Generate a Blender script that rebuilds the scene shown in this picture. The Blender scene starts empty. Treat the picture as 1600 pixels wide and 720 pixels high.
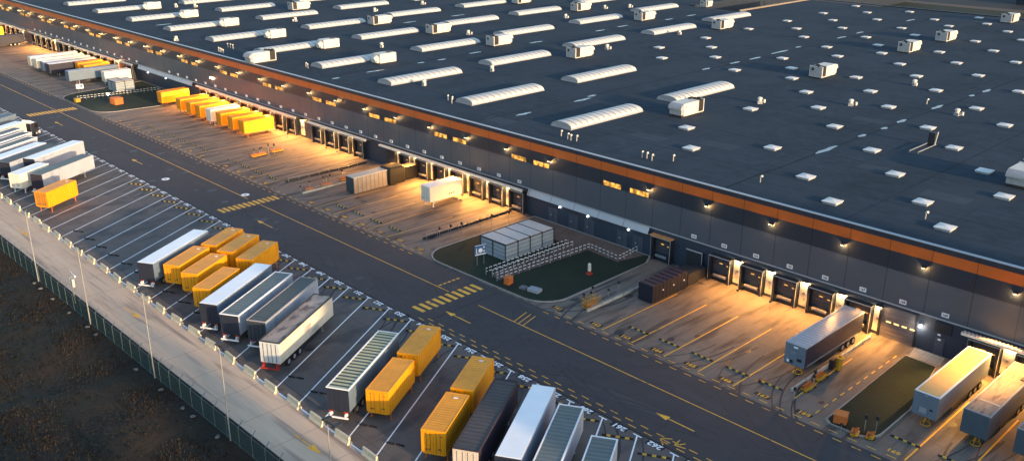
import bpy, bmesh, math, random
from mathutils import Vector, Matrix
random.seed(7)
D = bpy.data
SC = bpy.context.scene
COL = SC.collection
rad = math.radians
PI = math.pi

# ------------------------------------------------------------------ camera, sky, sun
cd = D.cameras.new('camera'); cam = D.objects.new('camera', cd); COL.objects.link(cam)
cd.sensor_width = 36; cd.lens = 32.818; cd.clip_start = .5; cd.clip_end = 6000
Rm = Matrix(((0.69337525, -0.25423759, 0.67423588), (0.72057669, 0.24464023, -0.64878377), (0, 0.935689266, 0.352825165)))
cam.matrix_world = Matrix.Translation((0, 0, 52.6)) @ Rm.to_4x4()
SC.camera = cam
SUN_AZ, SUN_EL = -1.8, 8.0           # degrees: azimuth from +X towards +Y
W = D.worlds.new('World'); SC.world = W; W.use_nodes = True
nt = W.node_tree; sky = nt.nodes.new('ShaderNodeTexSky'); sky.sky_type = 'NISHITA'; sky.sun_disc = False
sky.sun_elevation = rad(SUN_EL); sky.sun_rotation = rad(90 - SUN_AZ); sky.air_density = 1.0; sky.dust_density = 1.2; sky.ozone_density = 2.0
bg = nt.nodes['Background']; nt.links.new(sky.outputs[0], bg.inputs[0]); bg.inputs[1].default_value = 0.13
sd = D.lights.new('sun', 'SUN'); sd.energy = 2.1; sd.angle = rad(1.2); sd.color = (1, .66, .36)
sun = D.objects.new('sun', sd); COL.objects.link(sun)
dv = Vector((math.cos(rad(SUN_AZ)) * math.cos(rad(SUN_EL)), math.sin(rad(SUN_AZ)) * math.cos(rad(SUN_EL)), math.sin(rad(SUN_EL))))
sun.rotation_euler = dv.to_track_quat('Z', 'Y').to_euler()
SC.view_settings.view_transform = 'Standard'; SC.view_settings.look = 'None'
SC.view_settings.exposure = 1.88; SC.view_settings.gamma = 1

# ------------------------------------------------------------------ materials
MC = {}
def mat(key, col, rough=.7, var=.15, vs=1.0, stretch=(1, 1, 1), joints=None, jw=.02, jcol=.45, rib=None, metal=0,
        emit=None, es=0, world=False, stain=None, col2=None, alpha=None, spec=.4, ribw=.5, bump=0, joff=(0, 0)):
    """procedural surface: noise variation, optional joint grid (jx,jy), optional ribs (axis,period)"""
    if key in MC: return MC[key]
    m = D.materials.new(key); MC[key] = m; m.use_nodes = True
    n = m.node_tree; L = n.links.new; b = n.nodes['Principled BSDF']
    b.inputs['Roughness'].default_value = rough; b.inputs['Metallic'].default_value = metal
    b.inputs['Specular IOR Level'].default_value = spec
    def math_(op, a, c=None, clamp=False):
        q = n.nodes.new('ShaderNodeMath'); q.operation = op; q.use_clamp = clamp
        for i, v in enumerate((a, c)):
            if v is None: continue
            if isinstance(v, (int, float)): q.inputs[i].default_value = v
            else: L(v, q.inputs[i])
        return q.outputs[0]
    if world:
        g = n.nodes.new('ShaderNodeNewGeometry'); P = g.outputs['Position']
    else:
        g = n.nodes.new('ShaderNodeTexCoord'); P = g.outputs['Object']
    mp = n.nodes.new('ShaderNodeMapping'); mp.inputs['Scale'].default_value = stretch; L(P, mp.inputs[0])
    no = n.nodes.new('ShaderNodeTexNoise'); no.inputs['Scale'].default_value = vs; no.inputs['Detail'].default_value = 7; no.inputs['Roughness'].default_value = .65
    L(mp.outputs[0], no.inputs['Vector'])
    n2 = n.nodes.new('ShaderNodeTexNoise'); n2.inputs['Scale'].default_value = vs * .13; n2.inputs['Detail'].default_value = 3; L(mp.outputs[0], n2.inputs['Vector'])
    f = math_('ADD', math_('MULTIPLY', math_('SUBTRACT', no.outputs[0], .5), 4 * var), math_('MULTIPLY', math_('SUBTRACT', n2.outputs[0], .5), 3 * var))
    fac = math_('ADD', f, 1.0)
    sx = n.nodes.new('ShaderNodeSeparateXYZ'); L(P, sx.inputs[0])
    if joints:
        for i, p in enumerate(joints):
            if not p: continue
            fr = math_('FRACT', math_('DIVIDE', math_('ADD', sx.outputs[i], 1000 * p - joff[i % 2] if i < 2 else 1000 * p), p))
            j = math_('LESS_THAN', fr, jw / p)
            fac = math_('MULTIPLY', fac, math_('SUBTRACT', 1, math_('MULTIPLY', j, 1 - jcol)))
    if rib:
        ax, per = rib
        fr = math_('FRACT', math_('DIVIDE', math_('ADD', sx.outputs[ax], 1000 * per), per))
        tri = math_('ABSOLUTE', math_('SUBTRACT', fr, .5))
        rb = math_('GREATER_THAN', tri, .5 - ribw / 2)
    base = n.nodes.new('ShaderNodeVectorMath'); base.operation = 'SCALE'
    if col2 is not None:
        mx = n.nodes.new('ShaderNodeMix'); mx.data_type = 'RGBA'
        mx.inputs[6].default_value = (*col, 1); mx.inputs[7].default_value = (*col2, 1)
        if rib: L(rb, mx.inputs[0])
        else:
            cr = n.nodes.new('ShaderNodeMapRange'); cr.inputs[1].default_value = .42; cr.inputs[2].default_value = .62; L(n2.outputs[0], cr.inputs[0]); L(cr.outputs[0], mx.inputs[0])
        L(mx.outputs[2], base.inputs[0])
    else:
        base.inputs[0].default_value = col
    L(fac, base.inputs['Scale'])
    out = base.outputs[0]
    if stain:   # (colour, scale, threshold, stretch)
        m3 = n.nodes.new('ShaderNodeMapping'); m3.inputs['Scale'].default_value = stain[3]; L(P, m3.inputs[0])
        n3 = n.nodes.new('ShaderNodeTexNoise'); n3.inputs['Scale'].default_value = stain[1]; n3.inputs['Detail'].default_value = 5; L(m3.outputs[0], n3.inputs['Vector'])
        mr = n.nodes.new('ShaderNodeMapRange'); mr.inputs[1].default_value = stain[2]; mr.inputs[2].default_value = stain[2] + .14; L(n3.outputs[0], mr.inputs[0])
        mx = n.nodes.new('ShaderNodeMix'); mx.data_type = 'RGBA'; mx.inputs[7].default_value = (*stain[0], 1)
        L(out, mx.inputs[6]); L(mr.outputs[0], mx.inputs[0]); out = mx.outputs[2]
    L(out, b.inputs['Base Color'])
    if rib or bump:
        bp = n.nodes.new('ShaderNodeBump')
        if rib: bp.inputs['Distance'].default_value = .06; bp.inputs['Strength'].default_value = .8; L(tri, bp.inputs['Height'])
        else: bp.inputs['Distance'].default_value = bump; bp.inputs['Strength'].default_value = .7; L(no.outputs[0], bp.inputs['Height'])
        L(bp.outputs[0], b.inputs['Normal'])
    if emit:
        b.inputs['Emission Color'].default_value = (*emit, 1); b.inputs['Emission Strength'].default_value = es
    if alpha is not None:
        b.inputs['Alpha'].default_value = alpha
    return m

# ------------------------------------------------------------------ mesh builder
class MB:
    def __init__(s): s.v = []; s.f = []; s.m = []
    def add(s, vs, fs, mi=0):
        o = len(s.v); s.v += [tuple(v) for v in vs]; s.f += [tuple(o + i for i in f) for f in fs]; s.m += [mi] * len(fs); return s
    def box(s, x0, x1, y0, y1, z0, z1, mi=0, top=None):
        v = [(x0, y0, z0), (x1, y0, z0), (x1, y1, z0), (x0, y1, z0), (x0, y0, z1), (x1, y0, z1), (x1, y1, z1), (x0, y1, z1)]
        s.add(v, [(0, 3, 2, 1), (0, 1, 5, 4), (1, 2, 6, 5), (2, 3, 7, 6), (3, 0, 4, 7)], mi)
        s.add(v[4:], [(0, 1, 2, 3)], mi if top is None else top); return s
    def cham(s, x0, x1, y0, y1, z0, z1, c=.08, mi=0):
        """box with chamfered top and vertical edges"""
        def ring(i, z): return [(x0 + i + c, y0 + i, z), (x1 - i - c, y0 + i, z), (x1 - i, y0 + i + c, z), (x1 - i, y1 - i - c, z), (x1 - i - c, y1 - i, z), (x0 + i + c, y1 - i, z), (x0 + i, y1 - i - c, z), (x0 + i, y0 + i + c, z)]
        v = ring(0, z0) + ring(0, z1 - c) + ring(c, z1)
        f = [tuple(range(7, -1, -1)), tuple(range(16, 24))]
        for r in (0, 8):
            for i in range(8): f.append((r + i, r + (i + 1) % 8, r + 8 + (i + 1) % 8, r + 8 + i))
        return s.add(v, f, mi)
    def quad(s, pts, mi=0): return s.add(pts, [tuple(range(len(pts)))], mi)
    def flat(s, pts, z, mi=0): return s.quad([(x, y, z) for x, y in pts], mi)
    def cyl(s, a, b, r, n=8, r2=None, mi=0):
        a = Vector(a); b = Vector(b); d = (b - a).normalized(); r2 = r if r2 is None else r2
        u = d.orthogonal().normalized(); w = d.cross(u)
        v = [a + (u * math.cos(2 * PI * i / n) + w * math.sin(2 * PI * i / n)) * r for i in range(n)] + [b + (u * math.cos(2 * PI * i / n) + w * math.sin(2 * PI * i / n)) * r2 for i in range(n)]
        f = [tuple(range(n - 1, -1, -1)), tuple(range(n, 2 * n))] + [(i, (i + 1) % n, n + (i + 1) % n, n + i) for i in range(n)]
        return s.add(v, f, mi)
    def bar(s, a, b, w, h, mi=0):
        a = Vector(a); b = Vector(b); d = (b - a).normalized(); up = Vector((0, 0, 1)) if abs(d.z) < .9 else Vector((1, 0, 0))
        u = d.cross(up).normalized() * w / 2; t = u.cross(d).normalized() * h / 2
        v = [p + q for p in (a, b) for q in (-u - t, u - t, u + t, -u + t)]
        return s.add(v, [(0, 1, 2, 3), (7, 6, 5, 4), (0, 4, 5, 1), (1, 5, 6, 2), (2, 6, 7, 3), (3, 7, 4, 0)], mi)
    def build(s, name, mats, parent=None, loc=(0, 0, 0), rz=0):
        me = D.meshes.new(name); me.from_pydata(s.v, [], s.f)
        if not isinstance(mats, (list, tuple)): mats = [mats]
        for m in mats: me.materials.append(m)
        if len(mats) > 1: me.polygons.foreach_set('material_index', s.m)
        bm = bmesh.new(); bm.from_mesh(me); bmesh.ops.recalc_face_normals(bm, faces=bm.faces) if len(s.f) > 1 else None; bm.to_mesh(me); bm.free()
        o = D.objects.new(name, me); COL.objects.link(o); o.location = loc; o.rotation_euler = (0, 0, rz)
        if parent: o.parent = parent
        return o
def flatbuild(mb, name, m):      # horizontal sheets: keep normals up
    me = D.meshes.new(name); me.from_pydata(mb.v, [], mb.f)
    ms = m if isinstance(m, (list, tuple)) else [m]
    for q in ms: me.materials.append(q)
    if len(ms) > 1: me.polygons.foreach_set('material_index', mb.m)
    for p in me.polygons: pass
    o = D.objects.new(name, me); COL.objects.link(o); o['kind'] = 'structure'; return o
def thing(name, label, cat, loc=(0, 0, 0), rz=0, group=None):
    o = D.objects.new(name, None); COL.objects.link(o); o.empty_display_size = .3
    o.location = loc; o.rotation_euler = (0, 0, rz); return tag(o, label, cat, group)
def tag(o, label, cat, group=None):
    o['label'] = label; o['category'] = cat
    if group: o['group'] = group
    return o
def kids(o): return [c for c in COL.objects if c.parent == o]
def dup(o, loc=None, rz=None, label=None, parent=None, tree=None):
    tree = tree or snapshot(o)
    def rec(t, par):
        c = t[0].copy(); COL.objects.link(c)
        if par: c.parent = par
        for k in t[1]: rec(k, c)
        return c
    c = rec(tree, parent)
    if loc is not None: c.location = loc
    if rz is not None: c.rotation_euler = (0, 0, rz)
    if label: c['label'] = label
    return c
def snapshot(o): return (o, [snapshot(c) for c in o.children])
TX = {}
def text(s, size, m, name='lettering', parent=None, loc=(0, 0, 0), rot=(0, 0, 0), ext=0, sx=1):
    k = (s, size, m.name, ext)
    if k not in TX:
        cu = D.curves.new('t', 'FONT'); cu.body = s; cu.size = size; cu.align_x = 'CENTER'; cu.align_y = 'CENTER'; cu.extrude = ext; cu.offset = .035 * size
        cu.resolution_u = 3
        t = D.objects.new('t', cu); COL.objects.link(t); dg = bpy.context.evaluated_depsgraph_get()
        me = D.meshes.new_from_object(t.evaluated_get(dg)); D.objects.remove(t); D.curves.remove(cu)
        me.materials.clear(); me.materials.append(m); TX[k] = me
    o = D.objects.new(name, TX[k]); COL.objects.link(o); o.location = loc; o.rotation_euler = rot; o.scale = (sx, 1, 1)
    if parent: o.parent = parent
    return o

# colours
asph = mat('asphalt', (.054, .049, .051), .85, .13, .5, world=True, joints=(12.2, 0), jw=.07, jcol=.6, stain=((.072, .066, .066), .35, .6, (.12, 1, 1)), bump=.01)
aprc = mat('apron_concrete', (.165, .132, .106), .8, .22, .9, stretch=(1.0, .4, 1), world=True, joints=(5.03, 6.1), jw=.06, jcol=.55, stain=((.07, .057, .05), .8, .5, (.9, .13, 1)), bump=.01, joff=(-2.0, 0))
stal = mat('parking_concrete', (.125, .105, .094), .82, .16, .5, world=True, joints=(6.1, 5.0), jw=.06, jcol=.5, stain=((.07, .064, .064), .3, .5, (1, .5, 1)), bump=.01)
lane = mat('sun_tinted_lane_concrete', (.60, .44, .31), .8, .16, .8, stretch=(.12, 1.2, 1), world=True, joints=(6.1, 0), jw=.06, jcol=.45, stain=((.3, .22, .17), .8, .52, (.07, 1.0, 1)), bump=.01)  # the lane's warm sunlight is put into this pale tan
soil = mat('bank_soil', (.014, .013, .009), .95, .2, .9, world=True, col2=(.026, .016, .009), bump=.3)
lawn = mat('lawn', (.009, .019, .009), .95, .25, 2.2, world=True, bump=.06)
grav = mat('gravel', (.12, .085, .07), .95, .25, 3, world=True, bump=.03)
curb = mat('kerb_concrete', (.3, .27, .24), .8, .12, 2, world=True, joints=(1.0, 1.0), jw=.05, jcol=.6)
white_p = mat('white_paint', (.85, .85, .85), .6, .1, 4, world=True, stain=((.25, .25, .26), 2.0, .62, (1, 1, 1)))
yel_p = mat('yellow_paint', (.85, .42, .03), .6, .12, 4, world=True, stain=((.2, .13, .07), 1.6, .57, (1, 1, 1)))
blk_p = mat('black_paint', (.012, .012, .014), .7, .1)
roofm = mat('roof_membrane', (.035, .05, .066), .95, spec=.08, var=.2, vs=.5, world=True, joints=(10.06, 1.9), jw=.1, jcol=.7, stain=((.041, .055, .072), .07, .5, (1, .5, 1)), bump=.01)
navy = mat('navy_panel', (.017, .025, .042), .5, .05, .4, world=True, joints=(5.045, 0), jw=.09, jcol=.3, joff=(-38.2, 0))
grey = mat('grey_panel', (.068, .082, .108), .5, .05, .4, world=True, joints=(5.045, 0, 0), jw=.1, jcol=.35, joff=(-38.2, 0))
orng = mat('orange_band', (.42, .10, .016), .5, .06, .4, world=True, joints=(5.045, 0), jw=.09, jcol=.35, joff=(-38.2, 0))
lowm = mat('lower_wall', (.03, .042, .066), .55, .1, .6, world=True, joints=(5.045, 0, 1.5), jw=.05, jcol=.6, joff=(-38.2, 0))
pale = mat('pale_fascia', (.36, .39, .43), .5, .06, .5, world=True, joints=(5.045, 0), jw=.09, jcol=.3, joff=(-38.2, 0))
trimm = mat('light_trim', (.3, .32, .35), .4, .05)
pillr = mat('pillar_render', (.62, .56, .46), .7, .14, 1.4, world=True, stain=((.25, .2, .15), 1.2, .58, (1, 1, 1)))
dark = mat('dark_metal', (.018, .021, .028), .5, .1)
blackr = mat('black_rubber', (.012, .012, .013), .85, .1)
doorm = mat('door_panel', (.055, .06, .075), .5, .1, 1, rib=(2, .6), ribw=.06, col2=(.025, .028, .035))
steel = mat('galvanised_steel', (.34, .35, .36), .45, .1, 3, metal=.5)
whitem = mat('white_coated_metal', (.56, .54, .48), .5, .08, 1.5)
whiter = mat('white_glossy_roof', (.86, .86, .86), .35, .05, .6)
glassr = mat('rooflight_sheet', (.56, .56, .52), .6, .1, .8, stain=((.38, .37, .33), .8, .62, (1, 1, 1)))
lou = mat('dark_louvre', (.03, .025, .03), .5, .1, rib=(2, .18), ribw=.4, col2=(.008, .008, .01))
lgrey = mat('light_grey_metal', (.27, .29, .32), .5, .15, 2)
yelm = mat('yellow_container', (.82, .32, .006), .45, .09, .7, stain=((.42, .17, .03), .9, .68, (1, 1, 1)))
yelr = mat('yellow_container_roof', (.84, .31, .005), .5, .14, .9, rib=(1, .42), ribw=.3, col2=(.72, .26, .004), stain=((.3, .14, .05), .7, .66, (1, 1, 1)))
conc = mat('barrier_concrete', (.62, .54, .38), .85, .16, 2.5)
yels = mat('safety_yellow', (.5, .26, .02), .5, .12, 2)
orgm = mat('rusty_orange_paint', (.5, .14, .03), .6, .2, 2)
redm = mat('red_plastic', (.35, .03, .02), .5, .05)
strp = mat('black_yellow_stripe', (.012, .012, .013), .7, .1, rib=(0, .95), ribw=.45, col2=(.55, .36, .05))
railm = mat('striped_rail', (.02, .02, .022), .5, .05, rib=(1, .85), ribw=.62, col2=(.8, .8, .8))
railx = mat('striped_rail_across', (.02, .02, .022), .5, .05, rib=(0, .85), ribw=.62, col2=(.8, .8, .8))
winm = mat('lit_window', (.05, .03, .01), .3, .5, 3, emit=(1, .46, .08), es=.5)
lampg = mat('lamp_glass', (.8, .6, .3), .3, 0, emit=(1, .72, .36), es=5)
lampw = mat('lamp_glass_white', (.8, .8, .8), .3, 0, emit=(.85, .95, 1), es=2.5)
blueg = mat('sign_blue', (.05, .12, .25), .4, .05)
signw = mat('sign_white', (.75, .76, .78), .5, .03)
darkgl = mat('dark_glass', (.01, .013, .02), .12, .05, spec=.6)
meshm = mat('fence_mesh', (.03, .06, .058), .6, .12, 3, alpha=.6)

# ------------------------------------------------------------------ the setting: ground sheets
def sheet(name, x0, x1, y0, y1, z, m):
    mb = MB(); mb.flat([(x0, y0), (x1, y0), (x1, y1), (x0, y1)], z); return flatbuild(mb, name, m)
sheet('ground', -3000, 3000, 37.25, 3500, -.02, mat('far_ground', (.02, .022, .02), .95, .3, .02, world=True, col2=(.012, .017, .012)))
LANE_Y, FOOT_Y, T_Y, DOCK_Y, FAC_Y = 37.25, 43.6, 65.55, 79.55, 104.1
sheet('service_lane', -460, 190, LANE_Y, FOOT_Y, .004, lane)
sheet('parking_apron', -460, 190, FOOT_Y, T_Y, .004, stal)
sheet('road', -460, 190, T_Y, DOCK_Y, .004, asph)
sheet('dock_apron', -460, 190, DOCK_Y, FAC_Y, .004, aprc)
sheet('yard_beyond', -700, 190, 275, 700, .004, mat('yard_surface', (.02, .024, .03), .9, .2, .05, world=True))
# grassy bank below the fence: one uneven sheet down to the foreground
mb = MB(); nx, ny = 260, 64
X0, X1, Y0, Y1 = -420, 140, -260, LANE_Y
from mathutils import noise
def bankz(x, y):
    d = LANE_Y - y
    if d < .5: return -.05
    e = min(1, (d - .5) / 6)
    return -.05 - max(0, d - 3.2) * .13 * (1 if d < 60 else 60 / d) + e * (noise.noise(Vector((x * .11, y * .11, 0))) * .6 + noise.noise(Vector((x * .5, y * .5, 3))) * .15)
ys = [LANE_Y - (j / ny) ** 1.9 * (LANE_Y - Y0) for j in range(ny + 1)]
xs = [X0 + (X1 - X0) * i / nx for i in range(nx + 1)]
for y in ys:
    for x in xs: mb.v.append((x, y, bankz(x, y)))
for j in range(ny):
    for i in range(nx):
        a = j * (nx + 1) + i; mb.f.append((a + nx + 1, a + nx + 2, a + 1, a)); mb.m.append(0)
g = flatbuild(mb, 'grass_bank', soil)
# rough grass: many small blades in clumps, one object
mb = MB(); mb2 = 0
for k in range(42000):
    x = random.uniform(-175, -38); t = random.random() ** 1.0
    y = LANE_Y - .7 - t * 34
    if x > -60 and y > 30: pass
    dn = noise.noise(Vector((x * .16, y * .16, 9)))
    if dn < -.35 and random.random() < .3: continue
    z = bankz(x, y); h = (.14 + .3 * max(0, dn + .3)) * random.uniform(.6, 1.5) * (.45 if LANE_Y - y < 3.2 else .8)
    tone = 0 if dn + random.uniform(-.35, .35) < 0 else (1 if random.random() < .75 else 2)
    if noise.noise(Vector((x * .05, y * .07, 30))) > .18 and random.random() < .7: tone = 2 if random.random() < .5 else 1
    for q in range(3):
        a = random.uniform(0, 2 * PI); r = random.uniform(.05, .35); bx = x + math.cos(a) * r; by = y + math.sin(a) * r
        l = random.uniform(.1, .3); w = random.uniform(.04, .1); ca, sa = math.cos(a + 1.57) * w, math.sin(a + 1.57) * w
        mb.add([(bx - ca, by - sa, z - .05), (bx + ca, by + sa, z - .05), (bx + math.cos(a) * l, by + math.sin(a) * l, z + h * random.uniform(.5, 1))], [(0, 1, 2)], tone)
o = flatbuild(mb, 'rough_grass', [mat('grass_green', (.014, .019, .012), .9, .3, 3), mat('grass_brown', (.028, .018, .011), .9, .3, 3), mat('grass_straw', (.038, .032, .020), .9, .3, 3)]); o['kind'] = 'stuff'

# painted markings --------------------------------------------------
ZM = .009
def line(mb, a, b, w, z=ZM, mi=0):
    a = Vector((*a, 0)); b = Vector((*b, 0)); d = (b - a).normalized(); u = Vector((-d.y, d.x, 0)) * w / 2
    mb.quad([(p.x, p.y, z) for p in (a - u, b - u, b + u, a + u)], mi)
def arrow(mb, x, y, L, d=1):     # arrow along X; d=+1 points to +X
    mb.quad([(x, y - .08, ZM), (x + d * L * .6, y - .08, ZM), (x + d * L * .6, y + .08, ZM), (x, y + .08, ZM)][::d])
    mb.quad([(x + d * L * .58, y - .42, ZM + .001), (x + d * L, y, ZM + .001), (x + d * L * .58, y + .42, ZM + .001)][::d])
P0, TX0, TY = 4.5963, -44.918, 65.17
def tx(n): return TX0 + P0 * (n - 263)
SD = Vector((.5, -.8660254, 0))
mb = MB(); mbk = MB()
for n in range(200, 276):
    x = tx(n); line(mb, (x, TY), (x + 12.4, 43.72), .16); line(mb, (x - .55, TY + .05), (x + .55, TY + .05), .16, ZM + .004)
line(mb, (-330, 43.5), (60, 43.5), .2)
flatbuild(mb, 'stall_lines', white_p)
mb = MB(); line(mb, (-460, T_Y + .1), (190, T_Y + .1), .28, .006); flatbuild(mb, 'drainage_channel', mat('channel', (.02, .02, .022), .8, .1))
mb = MB()
line(mb, (-460, 74.2), (-144, 74.2), .14); line(mb, (-139.5, 74.2), (-89.5, 74.2), .14); line(mb, (-83.5, 74.2), (190, 74.2), .14)
x = -86.0
while x < 60:
    line(mb, (x, 65.95 + .25), (x + 1, 66.2), .12); line(mb, (x + 1, 66.95), (x + 2, 66.95), .12); x += 2.03
x = -330
while x < 60:
    if not (-103 < x < -77 or -254 < x < -222):
        line(mb, (x, 79.0), (x + 1, 79.0), .12); line(mb, (x + 1, 80.15), (x + 2, 80.15), .12)
    x += 2.03
for cx, n in ((-89.2, 10), (-142.4, 12), (-237.0, 14)):       # crosswalks: slanting bars
    w = 2.3 if cx != -237.0 else 3
    for i in range(n):
        y = 67.4 + (78.6 - 67.4) * (i + .1) / n; mb.quad([(cx, y, ZM), (cx + w, y + .05, ZM), (cx + w, y + .62, ZM), (cx, y + .57, ZM)])
for i in range(5): line(mb, (-92, 74.5 + i * .8), (-92, 75.05 + i * .8), .3)
for i in range(3): line(mb, (-77.6 + i * .8, 77.3), (-76.8 + i * .8, 74.3), .12)
for x, y in ((-50.9, 70), (-133, 69.8), (-85.1, 69.9), (-224.9, 69.9), (-182.4, 69.9), (-15, 70)):
    mb.quad([(x + 1.6, y - .42, ZM + .001), (x + 1.6, y + .42, ZM + .001), (x, y, ZM + .001)]); line(mb, (x + 1.5, y), (x + 4.9, y), .16)
for x, y in ((-115.2, 40.4), (-156.3, 40.2), (-73.6, 40.4), (-200, 40.3)): arrow(mb, x, y, 4.9)
for k in range(2):       # fork marks on the road by the last stalls and on the gate ramp
    for (bx, by) in ((-47.6 + k * 1.7, 66.5), (-37.9, 87.2 + k * 1.9)):
        for a in (-.7, 0, .7): line(mb, (bx, by), (bx + 1.2 * math.cos(a + k), by + 1.2 * math.sin(a + k)), .13)
# dock stall lines
for x in (-23.9, -28.9, -48.4, -53.0, -57.9, -62.75, -67.5, -112, -117, -122, -127, -132, -149.5, -154.6, -159.6) + tuple(-177 - 5.06 * i for i in range(9)) + tuple(-262 - 5.1 * i for i in range(15)):
    line(mb, (x, 80.5), (x, 96 if x > -70 else 94), .16 if x > -70 else .1)
for i in range(11): line(mb, (-39.2 + .02 * i, 82 + i * 1.75), (-39.2 + .02 * i, 82.9 + i * 1.75), .14)
line(mb, (-42.3, 83), (-42.3, 96), .13); line(mb, (-34.4, 80.6), (-33.4, 84.5), .12)
flatbuild(mb, 'road_markings', yel_p)
mb = MB()
for n in range(209, 268):
    c = tx(n) + P0 / 2; mb.flat([(c - 1.05, TY - .42), (c + 1.05, TY - .42), (c + 1.05, TY + .36), (c - 1.05, TY + .36)], ZM - .003)
DN = {161: -75.6, 162: -69.0, 163: -64.2, 164: -59.4, 165: -54.5, 166: -49.7, 167: -45.0, 168: -40.0, 169: -30.3, 170: -25.4, 171: -20.5}
for i in range(7): DN[153 - i] = -104.6 - 5.04 * i + .2
DN = {**DN, **{142 - i: -150 - 5.04 * i for i in range(4)}, **{137 - i: -175 - 5.05 * i for i in range(9)}}
for n, c in DN.items():
    if n <= 168 or n > 171: mb.flat([(c - .95, 80.75), (c + .95, 80.75), (c + .95, 81.45), (c - .95, 81.45)], ZM - .003)
for i in range(24): y = 67.1 + i * .49; mb.flat([(-84.75, y), (-84.35, y), (-84.35, y + .25), (-84.75, y + .25)], ZM)
for i in range(24): y = 67.1 + i * .49; mb.flat([(-138.2, y), (-137.8, y), (-137.8, y + .25), (-138.2, y + .25)], ZM)
flatbuild(mb, 'number_plates_on_ground', blk_p)
nums = [(str(n), tx(n) + P0 / 2, TY - .03, .98, white_p) for n in range(209, 268)] + [(str(n), c, 81.1, .8, yel_p) for n, c in DN.items()]
bmn = []
for s, x, y, size, m in nums:
    o = text(s, size, m, 'painted_number', None, (x, y, ZM + .003), (0, 0, PI if m is white_p else 0), sx=1.15); bmn.append(o)
def join(objs, name):     # merge flat paint into one sheet
    vs, fs, ms, mats = [], [], [], []
    for o in objs:
        k = len(vs); M = Matrix.LocRotScale(o.location, o.rotation_euler, o.scale); vs += [tuple(M @ v.co) for v in o.data.vertices]
        m = o.data.materials[0]
        if m not in mats: mats.append(m)
        for p in o.data.polygons: fs.append(tuple(k + i for i in p.vertices)); ms.append(mats.index(m))
        D.objects.remove(o)
    me = D.meshes.new(name); me.from_pydata(vs, [], fs)
    for m in mats: me.materials.append(m)
    me.polygons.foreach_set('material_index', ms); o = D.objects.new(name, me); COL.objects.link(o); return o
join(bmn, 'painted_stall_numbers')['kind'] = 'structure'

# tyre marks: curved rubber traces on the road, the bays and the lane
rt = random.Random(3)
def trace(mb, pts, w, z):
    P_ = [Vector((*p, 0)) for p in pts]; c = []
    for i in range(19):
        t = i / 18; c.append((1 - t) ** 2 * P_[0] + 2 * t * (1 - t) * P_[1] + t * t * P_[2])
    for i in range(18):
        d = (c[i + 1] - c[i]).normalized(); u = Vector((-d.y, d.x, 0)) * w / 2; a, b = c[i], c[i + 1]
        mb.quad([(a.x - u.x, a.y - u.y, z), (b.x - u.x, b.y - u.y, z), (b.x + u.x, b.y + u.y, z), (a.x + u.x, a.y + u.y, z)])
mb = MB(); zz = .0052
for k in range(30):
    x = rt.uniform(-210, -20); s_ = rt.choice((-1, 1)); o_ = rt.uniform(12, 26)
    for dx in (0, 2.0):
        trace(mb, [(x + dx, 92 - rt.uniform(0, 6)), (x + dx, 75), (x + s_ * o_ + dx * .3, 69 + dx * .8 + rt.uniform(-1, 1))], rt.uniform(.12, .26), zz); zz += .00001
for k in range(34):
    n = rt.randint(228, 262); a = (tx(n) + 2.3 + 3, TY - 5.2); L_ = rt.uniform(14, 30)
    for dx in (-.9, .9): trace(mb, [(a[0] + dx, a[1]), (a[0] - 5 + dx, TY + 5), (a[0] - 5 + L_ * rt.choice((-1, 1)), 71 + dx + rt.uniform(-1, 3))], rt.uniform(.16, .3), zz); zz += .00001
flatbuild(mb, 'tyre_marks', mat('tyre_mark', (.040, .037, .039), .75, .35, 1.2, world=True))
mb = MB()
for k in range(150):
    x = rt.uniform(-230, -18); y = rt.choice((rt.uniform(81, 100), rt.uniform(46, 64), rt.uniform(66, 79))); r0 = rt.uniform(.15, .7); n = 12
    mb.flat([(x + r0 * rt.uniform(.7, 1.2) * math.cos(2 * PI * i / n), y + r0 * rt.uniform(.9, 1.5) * math.sin(2 * PI * i / n)) for i in range(n)], .0062 + k * .00001)
flatbuild(mb, 'oil_spots', mat('oil_spot', (.03, .026, .026), .5, .3, 2, world=True))

# lawns with kerbs ---------------------------------------------------
def arc(cx, cy, r, a0, a1, n=8): return [(cx + r * math.cos(rad(a0 + (a1 - a0) * i / n)), cy + r * math.sin(rad(a0 + (a1 - a0) * i / n))) for i in range(n + 1)]
def island(name, pts, m):
    mb = MB(); n = len(pts); c = Vector((sum(p[0] for p in pts) / n, sum(p[1] for p in pts) / n))
    def ins(d): return [tuple(Vector(p) + (c - Vector(p)).normalized() * d) for p in pts]
    inn = ins(.3)
    mb.quad([(x, y, .08) for x, y in inn], 0)
    for i in range(n):
        a, b, c1, d1 = pts[i], pts[(i + 1) % n], inn[(i + 1) % n], inn[i]
        mb.add([(*a, 0), (*b, 0), (*b, .13), (*a, .13), (*c1, .13), (*d1, .13), (*c1, .08), (*d1, .08)], [(0, 1, 2, 3), (3, 2, 4, 5), (5, 4, 6, 7)], 1)
    return flatbuild(mb, name, [m, curb])
isl1 = arc(-98.5, 83.9, 4.2, 180, 270) + arc(-81.0, 84.3, 4.4, 275, 360) + [(-77.0, 101.5), (-78.3, 104.0), (-102.6, 104.0)]
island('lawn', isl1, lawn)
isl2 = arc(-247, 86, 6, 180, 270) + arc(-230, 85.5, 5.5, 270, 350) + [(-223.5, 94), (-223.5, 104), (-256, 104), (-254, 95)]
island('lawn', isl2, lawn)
island('lawn', [(-37.9, 81.6), (-37.2, 81.0)] + arc(-34.6, 83.2, 2.2, 275, 350, 6) + [(-32.5, 90), (-34.6, 101.2), (-38.3, 101.3)], lawn)
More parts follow.
